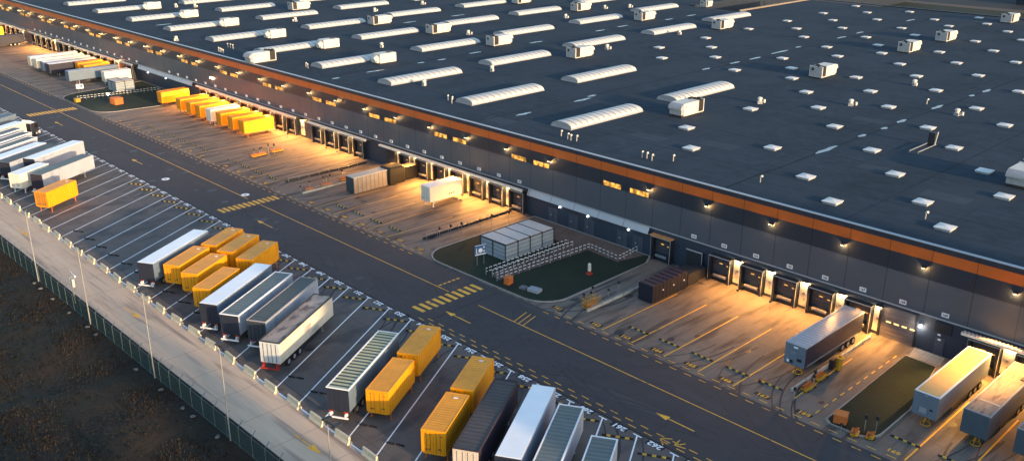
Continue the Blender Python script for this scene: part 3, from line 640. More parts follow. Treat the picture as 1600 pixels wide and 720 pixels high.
# ------------------------------------------------------------------ vehicles
def wheels(t, ys, r=.5, xw=1.0):
    for y in ys:
        for s in (-1, 1):
            mb = MB(); mb.cyl((s * (xw + .05), y, r), (s * (xw + .22), y, r), r, 14); w = mb.build('wheel', blackr, t)
            mb = MB(); mb.cyl((s * (xw + .2), y, r), (s * (xw + .235), y, r), r * .55, 12); mb.build('rim', lgrey, w)
def trailer(label, loc, rz, side, roof, rear, front=None, L=13.3, frame=None, slats=None, group='box trailers parked on the yard', top=3.7, bumper=True, legs=True, rearmarks=True, stripeside=False):
    """rear at y=0, nose at y=L"""
    t = thing('semi_trailer', label, 'trailer', loc, rz, group)
    zb = 1.1
    mb = MB(); mb.box(-1.25, 1.25, .06, L, zb, top - .04); o = mb.build('box_body', side, t)
    mb = MB(); mb.box(-1.2, 1.2, .1, L - .05, top - .04, top); mb.build('roof', roof, t)
    if frame:
        mb = MB()
        for s in (-1, 1): mb.box(min(s * 1.14, s * 1.28), max(s * 1.14, s * 1.28), .02, L + .03, top - .1, top + .06)
        mb.box(-1.14, 1.14, .02, .16, top - .1, top + .055); mb.box(-1.14, 1.14, L - .12, L + .03, top - .1, top + .055); mb.build('roof_frame', frame, t)
    mb = MB(); mb.box(-1.24, -.01, 0, .06, zb, top - .06); mb.box(.01, 1.24, 0, .06, zb, top - .06); d = mb.build('rear_door', rear, t)
    mb = MB()
    for x in (-.8, -.25, .25, .8): mb.cyl((x, -.03, zb + .1), (x, -.03, top - .2), .025, 6)
    mb.build('lock_rod', steel if rear in (crm,) else dark, d)
    if front:
        mb = MB(); mb.box(-1.26, 1.26, L, L + .05, zb + .05, top - .02); mb.build('front_wall', front, t)
    mb = MB(); mb.box(-.5, .5, .3, L - .4, .85, 1.1); mb.box(-1.2, 1.2, .25, .4, .95, 1.1); mb.box(-1.15, -1.1, 4.6, 9.4, .45, 1.0); mb.box(1.1, 1.15, 4.6, 9.4, .45, 1.0); mb.build('chassis', dark, t)
    wheels(t, (1.9, 3.2, 4.5))
    if legs:
        for s in (-1, 1): mb = MB(); mb.box(s * .9 - .06, s * .9 + .06, L - 2.6, L - 2.48, .05, .95); mb.box(s * .9 - .15, s * .9 + .15, L - 2.7, L - 2.38, 0, .06); mb.build('leg', steel, t)
    if bumper:
        mb = MB(); mb.box(-1.2, 1.2, -.38, -.26, .45, .62); mb.box(-.9, -.8, -.3, .3, .5, .95); mb.box(.8, .9, -.3, .3, .5, .95); mb.build('bumper', signw if bumper is True else bumper, t)
        for s in (-1, 1): mb = MB(); mb.box(s * .85 - .25, s * .85 + .25, -.04, 0, .95, 1.1); mb.build('tail_light', redm, t)
    return t
def corr(key, c, per=.3): return mat(key, c, .5, .12, 1, rib=(1, per), ribw=.35, col2=tuple(v * .72 for v in c))
ggr = mat('tarpaulin_roof', (.11, .13, .125), .6, .14, 1.2, stretch=(1, 2.2, 1), rib=(1, .62), ribw=.35, col2=(.15, .17, .16))
gdk = mat('dark_tarpaulin', (.085, .088, .078), .6, .16, 1.2, stretch=(1, 2, 1), rib=(1, .62), ribw=.35, col2=(.055, .058, .052))
gbr = mat('brown_tarpaulin', (.075, .062, .058), .7, .2, 1.2, stretch=(1, 2, 1), rib=(1, .62), ribw=.35, col2=(.05, .043, .042))
rust = mat('dirty_roof', (.36, .27, .22), .75, .35, .9, stretch=(1, .5, 1), stain=((.13, .1, .09), .8, .5, (1, .6, 1)))
slt = mat('slatted_roof', (.5, .45, .25), .6, .1, 1, rib=(1, .66), ribw=.45, col2=(.055, .06, .055))
sil = mat('silver_ribbed_roof', (.45, .47, .5), .35, .1, 1, rib=(1, .6), ribw=.12, col2=(.18, .19, .21), metal=.2)
wside = mat('white_tarpaulin_side', (.34, .38, .44), .5, .09, .7, stain=((.24, .27, .33), .5, .56, (1, 1, 1)))
cside = mat('cream_dirty_side', (.62, .57, .46), .55, .12, .8, stain=((.2, .2, .22), .6, .6, (1, .3, 1)))
nvr = mat('navy_rear', (.018, .024, .045), .5, .08)
nvs = mat('navy_side', (.014, .018, .038), .45, .08)
gside = mat('blue_grey_side', (.12, .17, .23), .5, .1, .8)
tside = mat('teal_grey_side', (.06, .085, .11), .5, .12, .8)
prp = mat('purple_brown_side', (.03, .022, .035), .5, .1)
crm = mat('cream_rear', (.55, .48, .4), .6, .12, 1.5)
def stall(n, t): return (tx(n) + .5 * t, TY - .866 * t, 0)
RZ = rad(30)
G1 = 'semi-trailers parked in the slanted stalls'
trailer('plain white roofed trailer at the left end of the front yellow group', stall(244.37, 23.0), RZ, gside, whiter, nvr, group=G1)
trailer('white roofed trailer with navy doors just right of the yellow group', stall(248.3, 23.0), RZ, gside, whiter, nvr, group=G1)
trailer('trailer with grey green roof and navy doors between two others', stall(249.35, 22.6), RZ, wside, ggr, nvr, frame=signw, group=G1)
trailer('trailer with dark ribbed roof and thin pale rear frame beside the rusty one', stall(250.36, 20.9), RZ, wside, gdk, mat('slate_rear', (.035, .045, .06), .5), frame=mat('pinkish_frame', (.3, .27, .27), .5), group=G1)
trailer('dirty trailer with brown weathered roof, cream side and white rear doors', stall(251.42, 22.8), RZ, cside, rust, mat('white_grimy_rear', (.5, .53, .55), .5, .15, 1.2), frame=mat('dark_frame', (.05, .045, .04)), bumper=redm, group=G1)
trailer('trailer with slatted yellow and dark roof in a white frame', stall(254.42, 23.1), RZ, gside, slt, nvr, frame=signw, group=G1)
trailer('trailer with dark brown ribbed roof, purple sides and a cream rear', stall(258.48, 20.5), RZ, prp, gbr, crm, frame=mat('purple_frame', (.04, .03, .035)), group=G1)
trailer('brilliant white roofed trailer right of the dark brown one', stall(259.5, 18.2), RZ, wside, whiter, nvr, group=G1)
trailer('grey green roofed trailer with white frame beside the brilliant white one', stall(260.4, 19.2), RZ, wside, ggr, nvr, frame=signw, group=G1)
trailer('grey roofed trailer mostly below the bottom edge, last of the row', stall(261.46, 21.4), RZ, wside, ggr, nvr, frame=signw, group=G1)
trailer('grey roofed trailer with lavender side and dark rear behind the lone yellow container', stall(233.27, 18.9), RZ, wside, ggr, mat('purple_rear', (.03, .025, .04)), group=G1)
trailer('tall white roofed trailer with pale grey side in the left group, nearest the road', stall(231.15, 16.1), RZ, wside, whiter, nvr, group=G1)
trailer('olive roofed trailer with pale side behind the white swap body', stall(230.45, 20.8), RZ, wside, gdk, nvr, group=G1)
trailer('cream roofed trailer in the left group running out of the frame', stall(229.6, 22.7), RZ, wside, whiter, nvr, group=G1)
trailer('trailer with grey roof and white rail left of the cream one', stall(228.4, 22.6), RZ, wside, ggr, nvr, frame=signw, group=G1)
trailer('trailer with grey roof and pale tilted side, third from the truck', stall(227.4, 22.0), RZ, wside, ggr, nvr, frame=signw, group=G1)
trailer('grey roofed trailer next to the parked truck', stall(226.35, 22.0), RZ, wside, ggr, nvr, frame=signw, group=G1)
trailer('teal grey roofed trailer farthest left beyond the truck', stall(223.6, 18.5), RZ, gside, mat('teal_roof', (.06, .09, .11), .5, .1), nvr, frame=gside, group=G1)
trailer('white trailer coupled to the dark truck at the left edge', stall(225.4, 19.5), RZ, cside, whiter, nvr, legs=False, group=G1)
# truck cab (tractor unit)
tk = thing('truck', 'dark truck tractor with white fairing parked at the left edge', 'truck', stall(225.4, 2.6), RZ)
mb = MB(); mb.cham(-1.2, 1.2, -2.3, 0, .9, 2.9, .12); mb.build('cab', mat('cab_navy', (.02, .025, .04), .35, .05), tk)
mb = MB(); mb.add([(-1.1, -.9, 2.9), (1.1, -.9, 2.9), (1.1, -2.2, 2.9), (-1.1, -2.2, 2.9), (-1.0, -2.1, 3.6), (1.0, -2.1, 3.6)], [(0, 1, 5, 4), (1, 2, 5), (3, 0, 4), (2, 3, 4, 5)]); mb.build('roof_fairing', signw, tk)
mb = MB(); mb.box(-1.1, 1.1, 0, .03, 1.8, 2.65); mb.build('windscreen', darkgl, tk)
for s in (-1, 1): mb = MB(); mb.box(s * 1.22 - .02, s * 1.22 + .02, -1.2, -.3, 1.8, 2.5); mb.build('side_window', darkgl, tk)
mb = MB(); mb.box(-1.2, 1.2, -.1, .15, .35, .95); mb.build('bumper', signw, tk)
mb = MB(); mb.box(-.45, .45, -6.0, -.2, .55, .9); mb.build('chassis', dark, tk)
mb = MB(); mb.cyl((1.15, -3.4, .75), (1.15, -2.5, .75), .33, 12); mb.build('fuel_tank', steel, tk)
wheels(tk, (-.9, -4.8), .5, .95)

def swap(label, loc, rz, m=yelm, roofm_=yelr, L=7.15, top=3.6, zb=1.05, group='yellow swap bodies on legs in the slanted stalls', end=None, legs=True, marks=True, legm=None, name='swap_body'):
    t = thing(name, label, 'container', loc, rz, group)
    mb = MB(); mb.box(-1.2, 1.2, .05, L - .05, zb, top - .03); mb.build('box_body', mat(m.name + '_ribbed', tuple(m.node_tree.nodes.get('x').inputs[0]) if False else (.82, .33, .006), .5, .09, .8, rib=(1, .55), ribw=.12, col2=(.55, .2, .006)) if m is yelm else m, t)
    mb = MB(); mb.box(-1.14, 1.14, .08, L - .08, top - .03, top); mb.build('roof', roofm_, t)
    mb = MB()
    for sx in (-1, 1):
        for y in (0, L - .16): mb.box(min(sx * 1.1, sx * 1.25), max(sx * 1.1, sx * 1.25), y, y + .16, zb, top + .02)
        mb.box(min(sx * 1.14, sx * 1.25), max(sx * 1.14, sx * 1.25), .16, L - .16, top - .1, top + .02); mb.box(min(sx * 1.16, sx * 1.24), max(sx * 1.16, sx * 1.24), .16, L - .16, zb - .12, zb + .08)
    for y in (0, L - .14): mb.box(-1.1, 1.1, y, y + .14, top - .12, top + .02); mb.box(-1.1, 1.1, y, y + .14, zb - .1, zb + .08)
    mb.build('corner_frame', m, t)
    mb = MB(); mb.box(-1.08, -.01, -.01, .05, zb + .1, top - .14); mb.box(.01, 1.08, -.01, .05, zb + .1, top - .14); d = mb.build('rear_door', end or m, t)
    mb = MB()
    for x in (-.7, -.3, .3, .7): mb.cyl((x, -.04, zb + .12), (x, -.04, top - .2), .02, 6)
    mb.box(-.85, -.35, -.03, -.01, zb + .35, zb + .5); mb.box(.45, .8, -.03, -.01, zb + .45, zb + .62); mb.box(-.9, -.75, -.03, -.01, top - .4, top - .33); mb.box(.7, .95, -.03, -.01, top - .6, top - .5)
    mb.build('door_fittings', mat('fitting_brown', (.22, .1, .03), .6, .2, 5) if m is yelm else lgrey, d)
    if legs:
        for sx in (-1, 1):
            for y in (.7, L - .8): mb = MB(); mb.box(sx * 1.12 - .05, sx * 1.12 + .05, y, y + .1, .03, zb); mb.box(sx * 1.12 - .13, sx * 1.12 + .13, y - .08, y + .18, 0, .04); mb.bar((sx * 1.12, y + .05, .5), (sx * 1.12, y + (.9 if y < 2 else -.8), zb - .05), .05, .05); mb.build('leg', legm or orgm, t)
    if marks:
        mb = MB(); mb.box(-.12, .3, L - 1.0, L - .8, top + .005, top + .05); mb.build('roof_label', signw if marks == 1 else lgrey, t)
    return t
GY = 'yellow swap bodies on legs in the slanted stalls'
swap('yellow swap body in the front row of six, beside the white trailer', stall(245.32, 20.3), RZ, group=GY)
swap('yellow swap body with a dented roof in the middle of the front three', stall(246.31, 19.8), RZ, group=GY)
swap('yellow swap body with closed plain end, rightmost of the front three', stall(247.4, 21.1), RZ, group=GY, marks=0)
swap('yellow swap body at the back left of the six, next to the white trailer nose', stall(245.47, 12.0), RZ, group=GY)
swap('yellow swap body at the back middle of the six', stall(246.37, 11.5), RZ, group=GY)
swap('yellow swap body at the back right of the six with its long side showing', stall(247.4, 10.9), RZ, group=GY)
swap('orange yellow swap body right of the slatted roof trailer, nearer the lane', stall(255.43, 19.9), RZ, group=GY, marks=0)
swap('orange yellow swap body behind it with its tall side facing the empty stall', stall(255.43, 11.6), RZ, group=GY)
swap('yellow swap body beside the dark brown trailer, nearer the lane', stall(257.47, 20.5), RZ, group=GY)
swap('yellow swap body beside the dark brown trailer, nearer the road', stall(257.5, 12.4), RZ, group=GY)
swap('lone yellow swap body standing apart at the left with a darker end', stall(235.25, 22.3), RZ, group=GY, end=mat('darker_orange_end', (.5, .2, .02), .6, .2))  # rear end in a darker orange than the body
wbody = mat('white_swap_body', (.72, .68, .58), .5, .08, .8)
swap('white swap body on legs between two trailers in the left group', stall(232.25, 22.0), RZ, wbody, whiter, group=None, legm=signw)
# --- vehicles at the docks
GD = 'yellow swap bodies standing at the loading docks'
for x, lab in ((-222.8, 'yellow container beside the far lawn, leftmost of the dock row'), (-212.5, 'yellow container at the docks, left of its two like neighbours'), (-207.3, 'yellow container at the docks, middle of the left three'), (-202.7, 'yellow container at the docks directly left of the white one'),
               (-192.6, 'yellow container at the docks directly right of the white one'), (-187.3, 'yellow container at the docks, middle of the right three'), (-182.5, 'yellow container at the right end of the dock row with its long side lit'),
               (-276.3, 'small yellow container among the far white trailers, left one'), (-271.8, 'small yellow container among the far white trailers, right one'), (-365, 'yellow container at the far docks by the left edge')):
    swap(lab, (x, 94.3, 0), 0, group=GD, marks=0)
swap('white container standing between yellow ones at the docks', (-197.4, 94.3, 0), 0, wbody, whiter, group=None, marks=0, legm=signw)
ws = swap('white swap body on four legs at a dock in the middle of the yard', (-119.2, 94.2, 0), 0, wbody, whiter, group=None, marks=0, legm=signw)
mb = MB()
for i in range(3): mb.box(1.205, 1.215, 4.2 + i * .45, 4.5 + i * .45, 1.5, 1.75)
mb.build('side_marks', dark, ws)
swap('short white container next to the small shelter at the far docks', (-258.0, 94.5, 0), 0, wbody, whiter, group=None, marks=0, legm=signw)
def docktr(label, x, side, roof, nose, L=13.6, frame=None, y=101.3, stand=False):
    t = trailer(label, (x, y, 0), PI, side, roof, nvr, nose, L=L, frame=frame, group='trailers backed up to the loading docks', bumper=False, legs=not stand)
    return t
nose1 = mat('blue_grey_nose', (.13, .17, .22), .5, .12, 1.5)
d1 = docktr('trailer with silver ribbed roof and navy side backed to the dock in bay 167', -45.2, nvs, sil, nose1, frame=mat('silver', (.4, .42, .45), .4), stand=True)
for a_, b_, c_, d_, m_ in ((-.3, .2, 3.3, 3.5, signw), (-.9, -.35, 1.8, 2.15, dark), (.15, .55, 1.35, 1.75, dark), (.6, .9, 1.4, 1.7, signw)): mb = MB(); mb.box(a_, b_, 13.65, 13.7, c_, d_); mb.build('nose_panel', m_, d1)
mb = MB(); mb.box(-.1, .55, 13.655, 13.67, 2.72, 2.78); mb.box(-.1, .5, 13.655, 13.67, 2.5, 2.55); mb.build('faded_lettering_lines', lgrey, d1)
mb = MB(); mb.box(-1.27, -1.25, 1.0, 13.0, 1.12, 1.3); mb.build('side_rail', nose1, d1)
goldr = mat('lamplit_gold_roof', (.68, .42, .16), .55, .1, 1, rib=(1, .5), ribw=.1, col2=(.5, .3, .1))  # the lamp's gold is put into this roof colour
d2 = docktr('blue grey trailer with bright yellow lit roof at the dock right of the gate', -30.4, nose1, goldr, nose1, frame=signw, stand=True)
for a_, b_, c_, d_, m_ in ((-.8, -.5, 2.0, 2.2, dark), (-.2, .5, 1.5, 2.1, lgrey), (-.1, .15, 3.45, 3.55, lgrey)): mb = MB(); mb.box(a_, b_, 13.65, 13.7, c_, d_); mb.build('nose_panel', m_, d2)
d3 = docktr('trailer with rusty pinkish weathered roof and dark teal side', -25.5, tside, mat('rusty_roof', (.42, .26, .17), .7, .3, 1.4, stretch=(2, .4, 1), stain=((.2, .11, .08), 1.2, .55, (1.5, .4, 1))), tside, frame=lgrey, stand=True)
mb = MB(); mb.box(-1.0, -.6, 3.0, 3.9, 3.72, 3.78); mb.box(-1.1, .8, 10.6, 10.9, 3.71, 3.74, 1); mb.build('roof_patch', [dark, mat('pale_patch', (.6, .42, .3), .6)], d3)
d4 = docktr('dark teal trailer at the lower right corner of the frame', -20.5, tside, mat('rusty_roof'[:10] + '_b', (.4, .25, .17), .7, .3, 1.4), tside, frame=lgrey, stand=True)
docktr('pale blue grey trailer at the far docks before the little lawn', -265.3, gside, wside, gside)
docktr('white trailer leftmost of the far dock row', -295.2, cside, whiter, cside)
docktr('white trailer second from the left in the far dock row', -290.0, cside, whiter, cside)
docktr('blue and white trailer in the far dock row beside the navy one', -284.6, gside, whiter, gside)
docktr('navy sided trailer with white roof in the far dock row', -280.0, nvs, whiter, nvs)
docktr('black trailer at the extreme left edge by the docks', -343, nvs, nvs, nvs)
# support stands under parked noses
GS = 'yellow trestles under the noses of docked trailers'
def trestle(label, x, y):
    t = thing('trestle', label, 'trestle', (x, y, 0), 0, GS)
    mb = MB(); n = 14
    for i in range(n): a, b = 2 * PI * i / n, 2 * PI * (i + 1) / n; mb.bar((.5 * math.cos(a), .5 * math.sin(a), .06), (.5 * math.cos(b), .5 * math.sin(b), .06), .09, .09)
    mb.build('base_ring', yels, t)
    for i in range(3): a = 2 * PI * i / 3 + .4; mb = MB(); mb.bar((.45 * math.cos(a), .45 * math.sin(a), .05), (.1 * math.cos(a), .1 * math.sin(a), 1.0), .06, .06); mb.build('leg', yels, t)
    mb = MB(); mb.cyl((0, 0, .5), (0, 0, 1.1), .07, 8); mb.box(-.25, .25, -.12, .12, 1.0, 1.08); mb.build('jack', orgm, t)
trestle('round yellow trestle under the silver roofed trailer', -45.0, 88.4)
trestle('round yellow trestle under the nose of the yellow lit trailer', -30.3, 88.3)
trestle('round yellow trestle under the rusty roofed trailer', -25.3, 88.3)
trestle('round yellow trestle under the trailer at the corner', -20.4, 88.3)
# open waste containers at 162 and at bay 148
t = thing('waste_container', 'dark navy waste container with pinkish slatted lid by the compactor door', 'container', (-68.9, 90.8, 0))
mb = MB(); mb.box(-1.2, 1.2, 0, 7.6, .15, 2.5); mb.build('box_body', mat('navy_container', (.005, .008, .02), .5, .1, 1, rib=(1, .8), ribw=.12, col2=(.010, .014, .028)), t)
mb = MB()
for i in range(7): mb.box(-1.15, 1.15, .1 + i * 1.08, .85 + i * 1.08, 2.5, 2.58)
mb.build('lid', mat('lid_slats', (.05, .032, .042), .5, .2), t)
mb = MB(); mb.box(-1.25, 1.25, 7.7, 10.4, .3, 2.0); mb.box(-.9, .9, 10.4, 12.6, .3, 1.6); mb.build('compactor_press', dark, t)
mb = MB()
for i in range(3): mb.cyl((1.2, 2.2 + i * 2.3, 1.5), (1.26, 2.2 + i * 2.3, 1.5), .12, 8)
mb.build('reflector', signw, t)
t = thing('waste_container', 'grey ribbed waste container with pale top docked to a dark compactor', 'container', (-134.0, 89.0, 0))
mb = MB(); mb.box(-1.15, 1.15, 0, 7.3, .15, 3.0); mb.build('box_body', mat('grey_container', (.22, .2, .18), .6, .15, 1, rib=(1, .9), ribw=.14, col2=(.1, .09, .085)), t)
mb = MB(); mb.box(-1.2, 1.2, -.03, 7.33, 3.0, 3.08); mb.build('lid', mat('pale_lid', (.42, .4, .34), .6, .15, 2), t)
mb = MB(); mb.box(-1.17, 1.17, -.06, 0, .2, 2.98); mb.build('rear_door', mat('teal_end', (.03, .05, .06), .5), t)
mb = MB(); mb.cham(-1.5, 1.5, 7.5, 11.2, .2, 3.3, .25); mb.box(-1, 1, 11.2, 14.5, .3, 2.6); mb.build('compactor_press', mat('compactor_black', (.006, .007, .010), .6, .1), t)

# ------------------------------------------------------------------ yard furniture
# concrete barriers
GB = 'concrete barrier blocks along the stall feet'
t0 = None
for i, n in enumerate(range(219, 266)):
    x = tx(n) + 12.4 - .2 if n not in () else 0
    lab = 'short weathered concrete barrier block at the foot of a stall line'
    if i == 0:
        mb = MB(); prof = [(-.3, 0), (.3, 0), (.3, .12), (.14, .35), (.1, .85), (-.1, .85), (-.14, .35), (-.3, .12)]
        k_ = len(prof); mb.add([(-1.15, a, b) for a, b in prof] + [(1.15, a, b) for a, b in prof], [tuple(range(k_)), tuple(range(2 * k_ - 1, k_ - 1, -1))] + [(j, j + k_, (j + 1) % k_ + k_, (j + 1) % k_) for j in range(k_)])
        t0 = mb.build('concrete_barrier', conc); tag(t0, lab, 'barrier', GB); o = t0
    else: o = t0.copy(); COL.objects.link(o)
    o.location = (x + random.uniform(-.12, .12), 43.35 + random.uniform(-.07, .07), 0.01); o.rotation_euler = (0, 0, random.uniform(-.06, .06))
# striped rubber wheel stops
GW = 'black and yellow wheel stops at the road end of the stalls'
ws0 = None
for n in range(236, 266):
    if n in (237, 238, 239): pass
    if ws0 is None:
        mb = MB(); mb.add([(-1.65, -.12, 0), (1.65, -.12, 0), (1.65, .12, 0), (-1.65, .12, 0), (-1.6, -.06, .14), (1.6, -.06, .14), (1.6, .06, .14), (-1.6, .06, .14)], [(0, 1, 5, 4), (1, 2, 6, 5), (2, 3, 7, 6), (3, 0, 4, 7), (4, 5, 6, 7)])
        ws0 = mb.build('wheel_stop', strp); tag(ws0, 'black and yellow striped wheel stop at the road end of a stall', 'wheel stop', GW); o = ws0
    else: o = ws0.copy(); COL.objects.link(o)
    p = stall(n + .54, 1.85); o.location = (p[0], p[1], .01); o.rotation_euler = (0, 0, RZ)
w1 = None
for x in [-64.2, -59.5, -54.7, -49.9, -45.6, -30.3, -25.5, -20.6] + [-114 - 5.04 * i for i in range(4)] + [-152 - 5.04 * i for i in range(4)] + [-179 - 5.05 * i for i in range(6)]:
    o = ws0.copy(); COL.objects.link(o); o.location = (x, 83.65, .01); o.rotation_euler = (0, 0, 0); o.scale = (.92, 1, 1)
    o['label'] = 'black and yellow striped wheel stop in a dock bay'; o['group'] = 'wheel stops in the dock bays'
b0 = None
for n in range(238, 263):
    for dn, tt in ((.13, 21.7), (.4, 21.1)):
        if n in (244, 248, 249, 250, 251): continue
        if b0 is None:
            mb = MB(); mb.cham(-.45, .45, -.09, .09, 0, .13, .03); b0 = mb.build('rubber_block', blackr); tag(b0, 'short black rubber wheel block near the foot of a stall', 'wheel block', 'black rubber wheel blocks near the stall feet'); o = b0
        else: o = b0.copy(); COL.objects.link(o)
        p = stall(n + dn, tt); o.location = (p[0], p[1], .01); o.rotation_euler = (0, 0, RZ - .1)
# manhole covers painted white
for i, (x, y, lab) in enumerate(((-146.3, 75.0, 'round white painted manhole cover on the centre line'), (-165.0, 68.9, 'round white painted manhole cover in the left lane of the road'))):
    mb = MB(); mb.cyl((0, 0, 0), (0, 0, .012), .75, 20); mb.box(-.3, .3, -.1, .1, .013, .018, 1); o = mb.build('manhole_cover', [white_p, blk_p], loc=(x, y, .005)); tag(o, lab, 'manhole cover', None)

# lamp posts along the fence
GL = 'tall lamp posts along the fence'
LP = [(-58.6, 'rightmost'), (-77.2, 'second from the right'), (-94.6, 'third from the right'), (-113.2, 'fourth from the right'), (-131.9, 'fifth from the right'), (-150.5, 'leftmost in view')]
tl = thing('lamp_post', 'x', 'lamp post', (0, 35.2, 0), 0, GL)
mb = MB(); mb.cyl((0, 0, -.2), (0, 0, 10.3), .085, 10, .05); mb.build('pole', steel, tl)
mb = MB(); mb.bar((-.75, .15, 10.35), (.85, .3, 10.35), .07, .07); mb.build('cross_arm', dark, tl)
for sx in (-1, 1): mb = MB(); mb.cham(sx * .75 - .2, sx * .75 + .2, 0, .85, 10.35, 10.5, .04); mb.build('lamp_head', dark, tl)
tr = snapshot(tl)
for i, (x, w) in enumerate(LP):
    if i == 0: o = tl
    else: o = dup(tl, tree=tr)
    o.location = (x, 35.2, 0); o['label'] = 'tall thin lamp post with two dark heads on the fence line, ' + w
t = thing('camera_post', 'post on the fence line carrying two pale boxes and a short arm', 'camera post', (-121.0, 36.2, 0))
mb = MB(); mb.cyl((0, 0, 0), (0, 0, 4.6), .07, 8); mb.build('pole', steel, t)
for dx in (-.45, .35): mb = MB(); mb.box(dx, dx + .3, -.15, .15, 2.5, 3.6); mb.build('cabinet', whitem, t)
mb = MB(); mb.bar((-.1, 0, 4.6), (1.6, 0, 4.4), .07, .07); mb.box(1.4, 1.75, -.1, .1, 4.25, 4.45); mb.build('arm', signw, t)

# boundary fence
fe = thing('boundary_fence', 'long green mesh fence with leaning barbed arms above the grass bank', 'fence', (-100, 35.3, 0))
def fz(x): return bankz(x, 35.3)
mb = MB()
px = [-180 + 2.55 * i for i in range(56)]
for i in range(len(px) - 1): mb.quad([(px[i] + 100, .0, -.1), (px[i + 1] + 100, .0, -.1), (px[i + 1] + 100, .0, 2.25), (px[i] + 100, .0, 2.25)])
mb.build('mesh_panel', meshm, fe)
mb = MB()
for z in (2.25, .1): mb.bar((px[0] + 100, 0, z), (px[-1] + 100, 0, z), .04, .04)
mb.build('top_wire', mat('fence_green', (.05, .09, .085), .5), fe)
mb = MB()
for q in (.2, .4, .58): mb.bar((px[0] + 100, q * .9, 2.25 + q), (px[-1] + 100, q * .9, 2.25 + q), .02, .02)
mb.build('barbed_wire', steel, fe)
mb = MB(); mb.cyl((0, 0, -.3), (0, 0, 2.3), .045, 6); mb.bar((0, 0, 2.25), (0, .55, 2.85), .05, .05); p0 = mb.build('post', mat('post_grey_green', (.09, .13, .13), .5), fe, (px[0] + 100, 0, 0))
for x in px[1:]: c = p0.copy(); COL.objects.link(c); c.parent = fe; c.location = (x + 100, 0, 0)
# pale stones at fence foot
mb0 = None
for i, x in enumerate((-131.5, -129, -118.5, -112.5, -109.8, -98, -91.5, -86.2, -84, -78.6, -124.5)):
    if i == 0:
        bm = bmesh.new(); bmesh.ops.create_icosphere(bm, subdivisions=2, radius=.28)
        for v in bm.verts: v.co *= 1 + noise.noise(v.co * 5) * .35; v.co.z *= .55
        me = D.meshes.new('stone'); bm.to_mesh(me); bm.free(); me.materials.append(mat('stone_grey', (.12, .12, .115), .8, .2, 3)); st0 = D.objects.new('stone', me); COL.objects.link(st0); tag(st0, 'small pale stone lying at the foot of the fence', 'stone', 'pale stones at the foot of the fence'); o = st0
    else: o = st0.copy(); COL.objects.link(o)
    o.location = (x, 34.5, bankz(x, 34.5) + .08); o.rotation_euler = (0, 0, i * 1.3); o.scale = (1.2, .8, .8)

# railings of the island paths
GR = 'black and white striped railings round the lawn path'
def railing(label, pts):
    t = thing('railing', label, 'railing', (pts[0][0], pts[0][1], .08), 0, GR)
    o0 = Vector((*pts[0], 0))
    mb = MB(); pm_ = MB()
    for a, b in zip(pts, pts[1:]):
        a = Vector((*a, 0)) - o0; b = Vector((*b, 0)) - o0; al = abs(b.y - a.y) > abs(b.x - a.x)
        for z in (.5, 1.0): mb.bar(a + Vector((0, 0, z)), b + Vector((0, 0, z)), .07, .07, 0 if al else 1)
        n = max(1, round((b - a).length / 2))
        for i in range(n + 1):
            p = a.lerp(b, i / n); q = MB(); q.cyl((p.x, p.y, 0), (p.x, p.y, 1.03), .05, 6); q.build('post', steel, t)
    mb.build('rails', [railm, railx], t)
railing('striped railing on the shelter side of the lawn path', [(-90.1, 81.6), (-89.8, 98.3)])
railing('striped railing on the shelter side, doubled behind the first', [(-88.9, 81.7), (-88.7, 98.2)])
railing('striped railing on the lawn side of the path turning towards the wall', [(-87.4, 81.2), (-86.3, 99.3), (-80.1, 98.6), (-80.6, 103.6)])
railing('striped railing crossing the far lawn', [(-243.5, 82.0), (-240, 102)])
# smoking / bike shelters of pale slats
def shelter(label, x, y, nx_=1, ny_=4, lx=5.4, ly=10.2):
    t = thing('slatted_shelter', label, 'shelter', (x, y, .08))
    wl_ = mat('slat_wall', (.27, .32, .36), .5, .1, 1, rib=(2, .62), ribw=.1, col2=(.06, .08, .1))
    mb = MB(); mb.box(0, lx, 0, ly, .05, 2.45); mb.build('wall', wl_, t)
    m_ = ly / ny_
    for i in range(ny_): mb = MB(); mb.box(.1, lx - .1, i * m_ + .12, (i + 1) * m_ - .12, 2.52, 2.6); mb.build('roof_panel', [mat('shelter_roof', (.55, .5, .46), .5, .1, 1.5)], t)
    mb = MB(); mb.box(-.06, lx + .06, -.06, ly + .06, 2.42, 2.52)
    for i in range(ny_ + 1): y_ = i * m_; mb.box(lx - .02, lx + .06, y_ - .08, y_ + .08, 0, 2.45); mb.box(-.06, lx + .06, y_ - .08, y_ + .08, 2.52, 2.62)
    mb.box(lx / 2 - .08, lx / 2 + .08, -.06, .02, 0, 2.45); mb.box(-.06, .1, -.06, .02, 0, 2.45); mb.build('frame', dark, t)
shelter('long slatted shelter with four pale roof panels on the near lawn', -97.2, 87.0)
shelter('small slatted shelter with glass roof on the far lawn', -251.4, 93.0, 1, 2, 5.0, 5.0)
